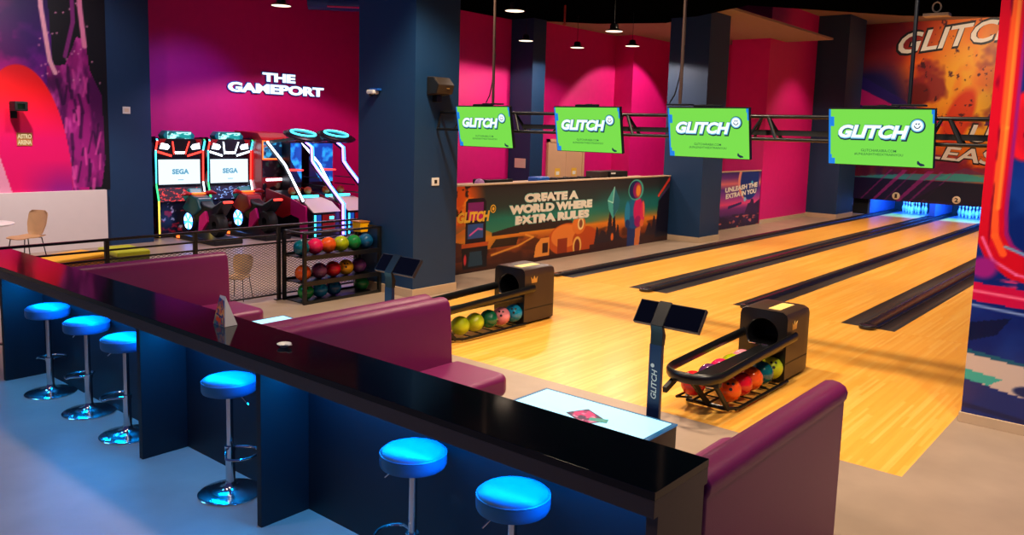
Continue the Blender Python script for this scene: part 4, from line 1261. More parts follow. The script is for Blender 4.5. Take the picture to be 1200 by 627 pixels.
# ================================================================== RECEPTION DESK
dk = thing('reception_desk', 'long low desk wall printed with an orange desert scene', 'reception desk', (-1.5, 1.7, 0))
MB(black_m).box(-1.54, -1.43, -2.17, 5.58, 0, 1.43).build('desk_wall', dk)
MB(beige).box(-1.56, -1.41, -2.17, 5.58, 1.43, 1.455, 0.004).build('top_cap', dk)
MB(beige).box(-2.3, -1.54, -2.17, 5.58, 1.36, 1.40).m(black_m).box(-2.3, -2.26, -2.17, 5.58, 0, 1.36).build('work_surface', dk)
c = Canvas(7.74, 1.43, 560, 150)
def Q(y, z): return (y + 2.17, z)
c.vgrad([(0, (40, 20, 18)), (0.2, (110, 44, 16)), (0.42, (170, 76, 20)), (0.56, (232, 136, 36)), (0.62, (50, 128, 100)), (0.85, (20, 122, 106)), (1.05, (40, 60, 58)), (1.43, (46, 42, 46))])
c.mix(np.clip((c.x - 4.2) / 1.2, 0, 1) * np.clip((c.y - 0.35) / 0.2, 0, 1) * np.clip((0.85 - c.y) / 0.4, 0, 1), (236, 130, 30))
c.mix(np.clip((c.x - 4.6) / 1.0, 0, 1) * np.clip((c.y - 0.62) / 0.25, 0, 1) * np.clip((1.25 - c.y) / 0.3, 0, 1), (20, 110, 110))
c.noise((60, 26, 14), 1.8, 6, 0.45, 0.6, 0.7, 3, (c.y < 0.5))
c.poly([Q(-2.2, 0.3), Q(-0.9, 0.8), Q(-0.4, 0.62), Q(0.1, 0.5), Q(0.1, 0.4), Q(-2.2, 0.2)], (220, 140, 40), 0.8)
c.ell(*Q(-1.3, 1.15), 0.55, 0.5, (226, 90, 20), 0.7); c.noise((250, 150, 40), 5, 6, 0.5, 0.62, 0.9, 21, (c.x < 1.5) & (c.y > 0.7))
c.noise((20, 14, 16), 6, 7, 0.56, 0.62, 0.9, 31, (c.x < 1.6) & (c.y > 0.95))
c.poly([Q(-0.4, 0.62), Q(0.2, 0.7), Q(0.9, 0.8), Q(1.5, 0.74), Q(1.9, 0.68), Q(1.9, 0.58), Q(-0.4, 0.56)], (46, 34, 32))
c.poly([Q(-0.45, 0.36), Q(0.25, 0.36), Q(0.3, 0.5), Q(-0.3, 0.5)], (24, 18, 16), 0.85)
c.poly([Q(-2.2, 0.75), Q(-0.95, 0.45), Q(-0.95, 0.2), Q(-2.2, 0.2)], (60, 20, 24), 0.85)
c.line([Q(-0.4, 0.24), Q(0.3, 0.34), Q(0.72, 0.46), Q(0.5, 0.52)], 0.035, (240, 160, 60), 0.9)
# old game cabinet
c.poly([Q(-1.06, 0.48), Q(-0.56, 0.48), Q(-0.56, 1.16), Q(-0.62, 1.22), Q(-1.0, 1.22), Q(-1.06, 1.16)], (20, 14, 30))
c.poly([Q(-1.0, 0.86), Q(-0.62, 0.86), Q(-0.62, 1.16), Q(-1.0, 1.16)], (200, 30, 110)); c.poly([Q(-1.0, 1.04), Q(-0.62, 0.98), Q(-0.62, 1.16), Q(-1.0, 1.16)], (110, 30, 120), 0.8)
c.poly([Q(-1.0, 0.56), Q(-0.62, 0.56), Q(-0.62, 0.8), Q(-1.0, 0.8)], (40, 80, 150)); c.line([Q(-0.95, 0.62), Q(-0.75, 0.72), Q(-0.65, 0.7)], 0.03, (220, 90, 180))
c.poly([Q(-1.14, 0.42), Q(-0.5, 0.42), Q(-0.48, 0.48), Q(-1.14, 0.48)], (190, 80, 30)); c.poly([Q(-1.1, 0.06), Q(-0.52, 0.06), Q(-0.5, 0.42), Q(-1.14, 0.42)], (14, 14, 22))
c.poly([Q(-0.98, 0.1), Q(-0.62, 0.1), Q(-0.66, 0.34), Q(-0.94, 0.34)], (30, 60, 80)); c.ell(*Q(-1.05, 0.22), 0.03, 0.09, (220, 50, 60))
# domed house
c.ell(*Q(1.75, 0.34), 0.6, 0.3, (206, 84, 24)); c.ell(*Q(1.7, 0.4), 0.45, 0.22, (238, 130, 50))
c.poly([Q(0.75, 0.06), Q(1.2, 0.06), Q(1.2, 0.42), Q(0.95, 0.42), Q(0.8, 0.3)], (244, 150, 60)); c.poly([Q(1.0, 0.14), Q(1.16, 0.14), Q(1.16, 0.32), Q(1.0, 0.32)], (60, 24, 16))
c.poly([Q(1.45, 0.06), Q(1.75, 0.06), Q(1.75, 0.36), Q(1.45, 0.36)], (150, 50, 20)); c.ell(*Q(2.35, 0.28), 0.42, 0.26, (196, 74, 22)); c.ell(*Q(2.08, 0.18), 0.14, 0.18, (250, 190, 90)); c.ell(*Q(2.08, 0.16), 0.09, 0.15, (120, 40, 18))
c.ell(*Q(2.12, 0.58), 0.22, 0.18, (232, 120, 44)); c.ell(*Q(2.18, 0.6), 0.1, 0.12, (255, 225, 150)); c.ell(*Q(2.18, 0.6), 0.06, 0.08, (140, 80, 50))
c.poly([Q(0.6, 0.0), Q(3.0, 0.0), Q(3.0, 0.08), Q(0.6, 0.08)], (50, 16, 14), 0.9)
# rocks, crystal
for y, h_, w_ in ((2.75, 0.5, 0.1), (2.95, 0.42, 0.25), (3.2, 0.78, 0.14), (3.35, 0.72, 0.12), (3.5, 0.5, 0.1), (3.3, 0.32, 0.5), (4.75, 0.45, 0.2), (4.95, 0.6, 0.14), (5.1, 0.4, 0.3)):
    c.poly([Q(y - w_, 0.15), Q(y - w_ * 0.2, h_), Q(y + w_ * 0.25, h_ * 0.95), Q(y + w_, 0.15)], (44, 30, 40))
c.ell(*Q(3.3, 0.25), 0.05, 0.08, (240, 110, 30), 0.5)
c.poly([Q(3.32, 1.28), Q(3.08, 1.02), Q(3.14, 0.82), Q(3.3, 0.62), Q(3.5, 0.84), Q(3.54, 1.0)], (70, 176, 170)); c.poly([Q(3.32, 1.28), Q(3.28, 0.95), Q(3.32, 0.66), Q(3.5, 0.84), Q(3.54, 1.0)], (30, 110, 130)); c.line([Q(3.32, 1.27), Q(3.28, 0.95), Q(3.1, 1.0)], 0.02, (190, 250, 235))
c.poly([Q(2.5, 0.0), Q(5.7, 0.0), Q(5.7, 0.12), Q(4.5, 0.2), Q(2.5, 0.16)], (54, 26, 30), 0.9)
# space traveller
c.poly([Q(3.88, 0.0), Q(4.38, 0.0), Q(4.42, 0.55), Q(3.86, 0.55)], (24, 50, 110)); c.poly([Q(4.16, 0.0), Q(4.36, 0.0), Q(4.42, 0.55), Q(4.2, 0.55)], (226, 120, 60))
for cx_, cy_, rx_, ry_, cl in ((4.13, 0.74, 0.30, 0.30, (22, 110, 165)), (4.12, 0.5, 0.27, 0.14, (26, 80, 150)), (3.84, 0.68, 0.10, 0.27, (30, 140, 190)), (3.86, 0.48, 0.09, 0.09, (16, 60, 120))):
    c.ell(*Q(cx_, cy_), rx_, ry_, cl, 0.25)
for cx_, cy_, rx_, ry_, cl in ((4.26, 0.75, 0.18, 0.27, (224, 30, 112)), (4.28, 0.5, 0.15, 0.12, (170, 20, 110)), (4.45, 0.68, 0.09, 0.26, (236, 50, 100)), (4.43, 0.46, 0.08, 0.08, (240, 110, 60))):
    c.ell(*Q(cx_, cy_), rx_, ry_, cl, 0.25)
c.line([Q(4.51, 0.6), Q(4.47, 0.9)], 0.03, (252, 150, 60))
c.ell(*Q(4.15, 1.18), 0.3, 0.22, (80, 190, 170)); c.ell(*Q(4.13, 1.18), 0.25, 0.19, (24, 40, 100)); c.ell(*Q(4.2, 1.17), 0.17, 0.17, (150, 20, 110)); c.ell(*Q(4.24, 1.16), 0.1, 0.13, (246, 150, 50), 0.5)
# red beam tower
c.poly([Q(5.0, 0.1), Q(5.6, 0.1), Q(5.6, 1.2), Q(5.25, 1.0), Q(5.1, 0.9)], (20, 18, 40)); c.line([Q(5.1, 1.02), Q(5.58, 1.4)], 0.07, (240, 70, 50)); c.line([Q(5.2, 0.98), Q(5.58, 1.26)], 0.04, (90, 40, 120))
bn = c.panel('desk_print', (-1.426, -2.17, 0), (0, 1, 0), (0, 0, 1), dk)
tx = MB(p_white)
Xs = YP
for txt, y, z, w_ in (('CREATE A', 0.44, 1.09, 1.62), ('WORLD WHERE', 0.03, 0.90, 2.5), ('EXTRA RULES', 0.20, 0.71, 2.24)):
    tx.m(p_cyan).text(txt, (-1.426, y, z), Xs, ZP, w_, 0.155, 0, 0.08, 0, 0.003, 0.010)
    tx.m(p_white).text(txt, (-1.426, y, z), Xs, ZP, w_, 0.155, 0, 0.075, 0, 0.006)
tx.build('desk_slogan', dk, 0)
tx = MB(p_gold).text('GLITCH', (-1.426, -1.25, 0.83), YP, ZP, 0.78, 0.18, 0.2, 0.05, 0, 0.004)
tx.disc((0.86, 0.2), 0.07, (-1.426, -1.25, 0.83), YP, ZP, 0.004).m(p_black).disc((0.86, 0.2), 0.05, (-1.426, -1.25, 0.83), YP, ZP, 0.006).m(p_gold).disc((0.86, 0.2), 0.03, (-1.426, -1.25, 0.83), YP, ZP, 0.008)
tx.build('desk_wordmark', dk, 0)
# things on the desk
o = thing('desk_screen', 'black flat screen lying on the desk behind the near column', 'screen', (-1.75, 0.0, 1.40))
MB(black_m).box(-1.95, -1.62, -0.35, 0.35, 1.40, 1.50, 0.02).m(screen_black).box(-1.94, -1.64, -0.32, 0.32, 1.50, 1.503).build('screen_body', o)
o = thing('round_lamp', 'small lavender dome on the desk beside the black screen', 'dome', (-1.72, -0.5, 1.40))
MB(M('lavender_plastic', (170, 110, 170), 0.4)).sphere((-1.72, -0.42, 1.43), 0.09, 20).build('dome', o)
o = thing('blue_pouch', 'blue pouch lying on the desk cap', 'pouch', (-1.72, 1.3, 1.40))
MB(blue_m).box(-1.85, -1.62, 1.02, 1.42, 1.40, 1.515, 0.035, 3).build('pouch_body', o)
for k, y in enumerate((1.75, 2.15, 2.62)):
    o = thing('card_reader', ['black handset nearest the blue pouch on the desk', 'black handset in the middle on the desk', 'black handset nearest the black box on the desk'][k], 'handset', (-1.7, y, 1.40), 'handsets on the desk')
    MB(black_m).box(-1.8, -1.6, y - 0.14, y + 0.17, 1.40, 1.485, 0.02).build('handset_body', o)
    MB(screen_black).box(-1.79, -1.61, y - 0.1, y + 0.08, 1.485, 1.49).build('keypad', o)
o = thing('till_box', 'black box with pale label on the desk', 'receipt printer', (-1.75, 3.55, 1.40))
MB(speaker_m).box(-2.0, -1.66, 3.1, 3.42, 1.40, 1.57, 0.01).m(black_m).box(-2.0, -1.62, 3.42, 4.1, 1.40, 1.57, 0.01).build('box_body', o)
MB(white_m).box(-1.62, -1.615, 3.46, 3.62, 1.515, 1.545).build('box_label', o)

# second printed board
b2 = thing('printed_board', 'purple planet poster board behind the middle column', 'board', (-1.5, 8.7, 0))
MB(black_m).box(-1.58, -1.51, 6.56, 10.72, 0, 1.45).build('board', b2)
MB(beige).box(-1.60, -1.50, 6.56, 10.72, 1.45, 1.475).build('board_cap', b2)
c = Canvas(4.16, 1.45, 230, 110)
c.vgrad([(0, (24, 18, 50)), (0.25, (60, 30, 80)), (0.5, (120, 40, 120)), (0.62, (240, 70, 130)), (0.8, (150, 60, 150)), (1.0, (90, 40, 130)), (1.15, (230, 120, 120)), (1.3, (110, 50, 130)), (1.45, (60, 40, 110))])
c.ell(3.35, 1.22, 0.62, 0.52, (240, 150, 130)); c.ell(3.45, 1.2, 0.58, 0.5, (24, 50, 130)); c.ell(3.6, 1.15, 0.06, 0.05, (90, 200, 230)); c.ell(3.2, 0.72, 0.08, 0.06, (150, 190, 230))
c.poly([(2.2, 0.5), (3.0, 0.6), (3.0, 0.66), (2.2, 0.58)], (40, 30, 100))
c.poly([(3.2, 0.3), (3.4, 0.6), (3.55, 0.62), (3.6, 0.72), (3.75, 0.7), (3.8, 0.58), (4.16, 0.7), (4.16, 0.2)], (50, 24, 60)); c.noise((30, 16, 50), 3, 8, 0.4, 0.6, 0.9, 3, c.y < 0.35); c.noise((230, 110, 90), 5, 14, 0.6, 0.66, 0.8, 8, (c.y < 0.3))
c.panel('board_print', (-1.506, 6.56, 0), (0, 1, 0), (0, 0, 1), b2)
tx = MB(p_white)
Xt = Vector((0, 1, 0.05)).normalized()
for txt, y, z, w_ in (('UNLEASH THE', 8.55, 0.93, 1.95), ('EXTRA IN YOU', 8.6, 0.77, 1.85)):
    tx.text(txt, (-1.506, y, z), Xt, ZP, w_, 0.13, 0, 0.05, 0, 0.004)
tx.build('board_slogan', b2, 0)

# ================================================================== SCREENS AND TRUSS
def make_tv(label):
    t = thing('wall_screen', label, 'screen', (0, 0, 0), 'green screens hung on the truss')
    W_, H_ = 0.92, 0.52
    # local: x right, z up from the bottom edge; tilted later through rotation_euler.x
    MB(black_paint).box(-W_ / 2 - 0.008, W_ / 2 + 0.008, 0.0, 0.045, -0.008, H_ + 0.008, 0.004).build('casing', t)
    O = Vector((-W_ / 2, 0, 0))
    sb = MB(s_green).flat([(0, 0), (W_, 0), (W_, H_), (0, H_)], O, XP, ZP, 0.002).build('screen', t, 0)
    for a0, a1, b0, b1 in ((0, 0.018, 0, H_), (0.018, 0.05, 0.36, 0.45), (0.018, 0.06, 0, 0.055), (0.018, 0.03, 0.055, 0.09), (0.895, W_, 0.48, H_), (0.905, W_, 0.40, 0.48)):
        MB(s_blue).flat([(a0, b0), (a1, b0), (a1, b1), (a0, b1)], O, XP, ZP, 0.003).build('side_block', sb, 0)
    MB(s_navy).flat([(0.79, 0.055), (0.80, 0.06), (0.815, 0.04), (0.85, 0.03), (0.855, 0.015), (0.82, 0.01), (0.79, 0.03)], O, XP, ZP, 0.003).build('corner_mark', sb, 0)
    lg = MB(s_navy)
    o1 = O + XP * 0.09 + ZP * 0.25
    lg.text('GLITCH', o1 + XP * 0.008 - ZP * 0.008, XP, ZP, 0.63, 0.128, 0.28, 0.085, 0, 0.004, 0.012)
    lg.m(s_cyan).text('GLITCH', o1 + XP * 0.002 - ZP * 0.002, XP, ZP, 0.63, 0.128, 0.28, 0.06, 0, 0.005, 0.003)
    lg.m(s_white).text('GLITCH', o1 - XP * 0.001 + ZP * 0.002, XP, ZP, 0.63, 0.128, 0.28, 0.045, 0, 0.006, -0.003)
    cc = (0.785, 0.375)
    lg.m(s_navy).disc(cc, 0.066, O, XP, ZP, 0.004).m(s_cyan).disc((cc[0] - 0.003, cc[1] + 0.003), 0.057, O, XP, ZP, 0.005).m(s_white).disc((cc[0] - 0.003, cc[1] + 0.003), 0.047, O, XP, ZP, 0.006)
    lg.m(s_navy)
    arc = [(cc[0] - 0.003 + 0.028 * math.cos(a), cc[1] + 0.003 + 0.028 * math.sin(a)) for a in [PI + PI * i / 8 for i in range(9)]]
    arc2 = [(cc[0] - 0.003 + 0.02 * math.cos(a), cc[1] + 0.003 + 0.02 * math.sin(a)) for a in [2 * PI - PI * i / 8 for i in range(9)]]
    lg.flat(arc + arc2, O, XP, ZP, 0.007)
    for dx in (-0.012, 0.01):
        lg.flat([(cc[0] + dx - 0.006, cc[1] + 0.01), (cc[0] + dx + 0.006, cc[1] + 0.014), (cc[0] + dx + 0.006, cc[1] + 0.026), (cc[0] + dx - 0.006, cc[1] + 0.022)], O, XP, ZP, 0.007)
    lg.build('screen_logo', sb, 0)
    MB(s_teal).text('GLITCHARABIA.COM', O + XP * 0.30 + ZP * 0.128, XP, ZP, 0.31, 0.024, 0, 0.005, 0, 0.004).build('address_line', sb, 0)
    MB(s_teal).text('#UNLEASHTHEEXTRAINYOU', O + XP * 0.24 + ZP * 0.092, XP, ZP, 0.43, 0.024, 0, 0.005, 0, 0.004).build('hashtag_line', sb, 0)
    MB(black_paint).box(-0.16, 0.16, 0.01, 0.05, H_ + 0.008, H_ + 0.03, 0.004).box(-0.04, 0.04, 0.045, 0.085, 0.2, H_ + 0.03, 0.004).build('bracket', t)
    return t
tvs = [(0.46, 'green screen nearest the blue column, leftmost of four'), (2.09, 'green screen second from the left, in front of the beige door'), (3.63, 'green screen third from the left, in front of the middle column'), (5.355, 'largest green screen in the picture, nearest the red pier')]
tv0 = None
for x, lb in tvs:
    if tv0 is None:
        tv0 = make_tv(lb); tv = tv0
    else:
        tv = dup(tv0, label=lb)
    tv.location = (x, -2.70, 2.125); tv.rotation_euler.x = math.radians(11)

tr = thing('lighting_truss', 'black steel truss spanning from the near column to the red pier', 'truss', (2.87, -2.55, 2.34))
xa, xb = -0.53, 6.27
MB(black_paint).cyl((xa, -2.55, 2.565), (xb, -2.55, 2.565), 0.02, 10).build('top_chord', tr)
for y in (-2.61, -2.45):
    MB(black_paint).cyl((xa, y, 2.335), (xb, y, 2.335), 0.018, 10).build('bottom_chord', tr)
nb = 8
for k in range(nb):
    x0 = xa + 0.02 + (xb - xa - 0.04) * k / nb
    for y in (-2.61, -2.45):
        MB(black_paint).cyl((x0 + 0.30, y, 2.335), (x0 + 0.42, -2.55, 2.565), 0.014, 8).build('web_bar', tr)
        MB(black_paint).cyl((x0 + 0.48, -2.55, 2.565), (x0 + 0.60, y, 2.335), 0.018, 8).build('web_bar', tr)
MB(black_paint).cyl((xa, -2.61, 2.335), (xa, -2.55, 2.565), 0.014, 8).build('end_bar', tr)
MB(black_m).box(0.9, xb, -2.5, -2.40, 2.375, 2.43).build('cable_tray', tr)
for k, (x, x2, lb) in enumerate(((0.60, 0.585, 'thin steel pole hanging above the leftmost green screen'), (3.28, 3.29, 'thin steel pole hanging above the third green screen'), (5.585, 5.57, 'dark steel pole hanging above the green screen nearest the red pier'))):
    t = thing('hanging_pole', lb, 'pole', (x, -2.75, 2.7), 'poles holding the screens')
    mm = [chrome, chrome, black_paint][k]
    MB(hood_m if k < 2 else black_paint).cyl((x, -2.74, 2.68), (x2, -2.74, 5.0), 0.018, 12).build('pole_tube', t)
    MB(black_paint).box(x - 0.14, x + 0.14, -2.79, -2.69, 2.665, 2.682, 0.003).build('mount_plate', t)
    if k < 2:
        MB(black_paint).tube([(x + 0.02, -2.74, 3.3), (x - 0.03, -2.73, 2.95), (x - 0.08, -2.72, 2.78), (x - 0.14, -2.72, 2.69)], 0.008, 6).build('cable', t)

# ================================================================== PENDANT LAMPS AND SMALL FITTINGS
lamps = [((-3.85, -2.85, 4.2), 'pendant lamp in front of the magenta arcade wall'), ((-0.85, -0.65, 4.2), 'pendant lamp hanging highest, above the leftmost green screen'), ((-3.4, 2.75, 4.2), 'pendant lamp in front of the dark reception column'),
         ((-3.2, 4.3, 4.2), 'pendant lamp above the second green screen'), ((-0.4, 1.5, 4.1), 'pendant lamp near the black ceiling edge, left of the middle column'), ((-1.9, 4.5, 4.2), 'pendant lamp nearest the middle column')]
lamp0 = None
for loc, lb in lamps:
    if lamp0 is None:
        lamp0 = thing('pendant_lamp', lb, 'pendant lamp', (0, 0, 0), 'pendant lamps')
        MB(black_paint).lathe([(1e-6, 0.13), (0.055, 0.13), (0.07, 0.11), (0.075, 0.05), (0.10, 0.035), (0.155, 0.012), (0.16, 0.0), (0.15, 0.004), (0.07, 0.02), (1e-6, 0.022)], n=32).build('shade', lamp0)
        MB(g_lamp).lathe([(1e-6, 0.016), (0.13, 0.006), (0.148, 0.003), (0.148, 0.001), (1e-6, 0.004)], n=32).build('diffuser', lamp0)
        MB(black_paint).cyl((0, 0, 0.13), (0, 0, 0.8), 0.005, 6).build('cord', lamp0)
        lamp0.location = loc; l_ = lamp0
    else:
        l_ = dup(lamp0, loc, None, lb)

sp = thing('wall_speaker', 'dark wedge loudspeaker fixed to the side of the near column', 'loudspeaker', (-0.55, -2.45, 2.93))
MB(speaker_m).prism([(-0.55, 3.04), (-0.42, 3.035), (-0.32, 2.93), (-0.36, 2.81), (-0.55, 2.79)], 'xz', -2.80, -2.50, 0.012).build('cabinet', sp)
MB(grille_m).prism([(-0.54, 3.03), (-0.425, 3.025), (-0.33, 2.93), (-0.368, 2.82), (-0.54, 2.80)], 'xz', -2.812, -2.80).build('grille', sp)
MB(black_paint).box(-0.55, -0.46, -2.70, -2.60, 2.70, 2.80, 0.01).build('bracket', sp)
MB(gold).box(-0.337, -0.328, -2.64, -2.59, 2.88, 2.89).build('badge', sp)
cm = thing('security_camera', 'small white security camera on the near column face', 'camera', (-1.36, -3.05, 2.8))
MB(white_m).box(-1.42, -1.27, -3.14, -3.02, 2.79, 2.85, 0.02, 3).build('housing', cm)
MB(blue_m).box(-1.40, -1.22, -3.10, -3.02, 2.84, 2.87, 0.008).build('mount', cm)
MB(black_m).sphere((-1.36, -3.10, 2.785), 0.03, 16).build('lens', cm)
sw = thing('wall_switch', 'white switch plate low on the near column side', 'switch', (-0.55, -2.62, 1.6))
MB(white_m).box(-0.55, -0.538, -2.69, -2.55, 1.55, 1.66, 0.004).build('plate', sw)
MB(black_m).box(-0.538, -0.534, -2.645, -2.595, 1.58, 1.63).build('button', sw)
sw = thing('wall_switch', 'pale switch plate on the dark blue column left of the arcade', 'switch', (-7.8, -3.51, 2.5))
MB(white_m).box(-7.8, -7.785, -3.58, -3.44, 2.44, 2.57, 0.004).build('plate', sw)
MB(paper_m).box(-7.785, -7.78, -3.55, -3.47, 2.47, 2.54).build('button', sw)
pp = tag(MB(paper_m).box(-4.78, -4.45, 4.135, 4.148, 1.48, 1.70, 0.003).build('notice_board'), 'blank beige notice on the dark reception column', 'notice')
ss = thing('wall_sign', 'small cream two line sign on the red arch', 'sign', (-7.78, -5.26, 1.95))
MB(M('sign_gold', (180, 120, 60), 0.5)).box(-7.784, -7.775, -5.37, -5.13, 1.84, 2.06).build('plate', ss)
MB(g_signcream := glow('cream_letters', (255, 226, 170), 0.8)).text('ASTRO', (-7.774, -5.36, 1.96), YP, ZP, 0.22, 0.08, 0, 0.05, 0, 0.002).text('ARENA', (-7.774, -5.36, 1.86), YP, ZP, 0.22, 0.08, 0, 0.05, 0, 0.002).build('sign_lettering', ss, 0)
pj = thing('wall_projector', 'black projector jutting from the red arch', 'projector', (-7.7, -5.35, 2.5))
MB(black_m).box(-7.62, -7.35, -5.52, -5.32, 2.42, 2.58, 0.02).m(screen_black).box(-7.352, -7.345, -5.48, -5.37, 2.46, 2.54).build('projector_body', pj)
MB(black_paint).bar((-7.78, -5.40, 2.45), (-7.6, -5.42, 2.48), 0.05, 0.05).box(-7.784, -7.77, -5.45, -5.35, 2.3, 2.5).build('bracket', pj)
hk = thing('ceiling_hanger', 'pale plate with ring hanging from the black ceiling', 'hanger', (4.9, 0.8, 4.0))
MB(beige).box(4.76, 5.06, 0.72, 0.88, 3.93, 3.97, 0.006).build('plate', hk)
MB(beige).tube([(4.9 + 0.05 * math.cos(2 * PI * i / 20), 0.8, 4.05 + 0.06 * math.sin(2 * PI * i / 20)) for i in range(20)], 0.01, 8, True).build('ring', hk)
MB(black_paint).cyl((4.9, 0.8, 4.11), (4.9, 0.8, 5.0), 0.006, 6).build('cable', hk)
sk = tag(MB(M('sprinkler_red', (150, 40, 24), 0.5)).cyl((-2.6, 3.0, 4.55), (-2.6, 3.0, 6.0), 0.02, 10).lathe([(0.02, 4.5), (0.05, 4.53), (0.02, 4.55)], (-2.6, 3.0, 0), 12).build('sprinkler_pipe'), 'thin red sprinkler pipe hanging in front of the reception wall', 'pipe')
du = thing('air_duct', 'blue lit round duct near the ceiling left of the near column', 'duct', (-7.5, 1.2, 5.1))
MB(M('duct_blue', (20, 60, 130), 0.4)).cyl((-8.3, 0.9, 5.15), (-6.2, 3.0, 5.15), 0.22, 20).build('duct_tube', du)
MB(magenta_m).tube([(-7.9 + 0.0 * i, 1.3 + 0.0 * i, 4.9) for i in range(2)] if False else [(-7.75, 1.0, 4.98), (-6.9, 1.85, 4.98)], 0.02, 8).build('duct_seam', du)

# ================================================================== LIGHTS
def light(kind, name, loc, power, col, size=0.1, rot=None, target=None, spot=None, blend=0.3, size_y=None):
    d_ = bpy.data.lights.new(name, kind)
    d_.energy = power
    d_.color = col
    if kind == 'AREA':
        d_.shape = 'RECTANGLE'; d_.size = size; d_.size_y = size_y or size
    else:
        d_.shadow_soft_size = size
    if kind == 'SPOT':
        d_.spot_size = math.radians(spot); d_.spot_blend = blend
    o = bpy.data.objects.new(name, d_)
    COL.objects.link(o)
    o.location = loc
    if target is not None:
        o.rotation_euler = (Vector(target) - Vector(loc)).to_track_quat('-Z', 'Y').to_euler()
    elif rot is not None:
        o.rotation_euler = rot
    return o
warm = (1.0, 0.78, 0.54)
for x in (0.6, 2.7, 4.8):
    light('SPOT', 'approach_spot', (x, -3.65, 4.82), 560, warm, 0.16, target=(x, -3.0, 0), spot=112, blend=0.6)
for x in (1.2, 3.2, 5.2):
    light('SPOT', 'booth_spot', (x, -6.6, 4.82), 205, warm, 0.22, target=(x, -5.6, 0), spot=105, blend=0.6)
light('SPOT', 'right_floor_spot', (7.6, -5.2, 4.82), 420, warm, 0.1, target=(7.2, -4.6, 0), spot=110, blend=0.6)
for y in (2.5, 7.0, 11.5):
    for x in (1.4, 4.4):
        light('SPOT', 'lane_spot', (x, y, 4.82), 540, warm, 0.15, target=(x, y + 0.6, 0), spot=112, blend=0.6)
for x in (2.0, 6.0):
    light('SPOT', 'bar_spot', (x, -11.0, 4.82), 150, (1.0, 0.74, 0.56), 0.4, target=(x, -9.2, 0.6), spot=110, blend=0.7)
# pendants
for k, (loc, lb) in enumerate(lamps):
    light('SPOT', 'pendant_light', (loc[0], loc[1], loc[2] - 0.03), (60, 80, 170, 190, 120, 190)[k], (1.0, 0.80, 0.66), 0.10, target=(loc[0], loc[1], 0), spot=(130, 124, 160, 160, 140, 160)[k], blend=0.15)
light('SPOT', 'door_light', (-2.2, 8.2, 4.7), 420, (1.0, 0.80, 0.66), 0.10, target=(-5.0, 8.4, 1.0), spot=84, blend=0.14)
light('SPOT', 'arcade_spot', (-6.2, 0.1, 4.85), 430, (1.0, 0.66, 0.72), 0.10, target=(-6.2, 0.1, 0), spot=130, blend=0.22)
light('SPOT', 'lounge_light', (-5.2, -6.4, 4.8), 720, (1.0, 0.82, 0.72), 0.12, target=(-5.9, -6.3, 0), spot=104, blend=0.4)
light('SPOT', 'lounge_mural_fill', (-4.7, -5.4, 4.7), 230, (1.0, 0.84, 0.86), 0.15, target=(-7.8, -5.0, 2.9), spot=80, blend=0.7)  # added fill with no fixture, lifts the left mural
light('SPOT', 'block_light', (0.6, 12.3, 4.8), 190, warm, 0.12, target=(-1.5, 12.6, 0.8), spot=90, blend=0.6)
light('SPOT', 'mural_light', (2.6, 12.0, 5.7), 560, (1.0, 0.80, 0.6), 0.2, target=(2.4, 16.6, 3.2), spot=90, blend=0.7)
light('SPOT', 'pier_light', (7.3, -6.2, 4.82), 260, (1.0, 0.9, 0.85), 0.12, target=(6.6, -3.06, 2.2), spot=90, blend=0.6)
light('SPOT', 'desk_fill', (2.2, 1.8, 4.85), 300, warm, 0.12, target=(-1.43, 1.8, 0.6), spot=95, blend=0.7)  # added fill with no fixture, brightens the desk print
light('SPOT', 'board_wash', (1.2, 8.8, 4.85), 160, warm, 0.12, target=(-1.5, 9.2, 0.7), spot=70, blend=0.7)
light('SPOT', 'rack_fill', (0.4, -4.6, 4.82), 170, warm, 0.1, target=(-1.4, -3.8, 0.5), spot=70, blend=0.7)  # added fill with no fixture, makes the rack balls more vivid
# blue under the counter
for x0, x1 in ((-0.3, 2.1), (2.24, 3.54), (3.68, 6.1)):
    light('AREA', 'counter_led', ((x0 + x1) / 2, -7.90, CT - 0.12), 19 * (x1 - x0), (0.0, 0.29, 1.0), x1 - x0, target=((x0 + x1) / 2, -8.06, 0), size_y=0.03)
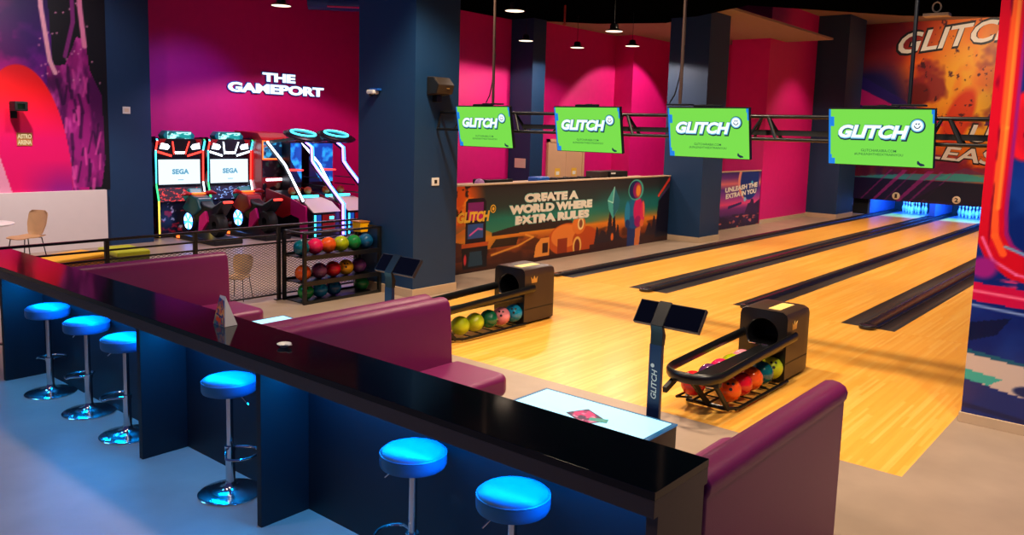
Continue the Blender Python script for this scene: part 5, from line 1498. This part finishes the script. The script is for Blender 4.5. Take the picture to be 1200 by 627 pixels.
# pin lights
for li in range(4):
    cx = LX[li] + LW / 2
    light('AREA', 'pin_light', (cx, 17.0, 1.3), 240, (0.03, 0.22, 1.0), 0.9, target=(cx, 18.6, 0.1), size_y=0.1)
# arcade wash
light('SPOT', 'arcade_blue_wash', (-5.8, -1.2, 4.8), 330, (0.22, 0.16, 1.0), 0.2, target=(-9.2, -1.7, 1.9), spot=62, blend=0.7)
light('SPOT', 'arcade_floor_wash', (-5.4, -0.8, 4.8), 260, (0.35, 0.40, 1.0), 0.2, target=(-6.0, -1.2, 0), spot=66, blend=0.8)
light('AREA', 'left_blue_ambient', (-2.6, -9.6, 4.8), 70, (0.08, 0.5, 1.0), 1.0, target=(-0.5, -8.6, 0))  # added area light standing in for dim blue ambient at the left

wd = bpy.data.worlds.new('world'); S.world = wd
wd.use_nodes = True
wd.node_tree.nodes['Background'].inputs[0].default_value = (0.10, 0.12, 0.44, 1)
wd.node_tree.nodes['Background'].inputs[1].default_value = 0.28

# ================================================================== CAMERA
cam = bpy.data.cameras.new('camera')
co = bpy.data.objects.new('camera', cam)
COL.objects.link(co)
yaw, pitch, roll, fpx = -0.6848, -0.1219, 0.0299, 957.5
Fw = Vector((math.sin(yaw) * math.cos(pitch), math.cos(yaw) * math.cos(pitch), math.sin(pitch)))
Rt = Vector((math.cos(yaw), -math.sin(yaw), 0)); Up = Rt.cross(Fw)
R2 = Rt * math.cos(roll) + Up * math.sin(roll); U2 = -Rt * math.sin(roll) + Up * math.cos(roll)
mat = Matrix((R2, U2, -Fw)).transposed().to_4x4()
mat.translation = Vector((7.6253, -10.6582, 2.3481))
co.matrix_world = mat
cam.sensor_width = 36.0; cam.sensor_fit = 'HORIZONTAL'
cam.lens = fpx / 1200 * 36.0
cam.shift_x = -12.979 / 1200
cam.shift_y = -43.1 / 1200
cam.clip_start = 0.05; cam.clip_end = 100
S.camera = co

S.view_settings.view_transform = 'Standard'
S.view_settings.look = 'None'
S.view_settings.exposure = 0.0
S.view_settings.gamma = 1.0
S.view_settings.use_curve_mapping = False
S.cycles.use_denoising = True
S.cycles.sample_clamp_indirect = 4.0
S.cycles.max_bounces = 6
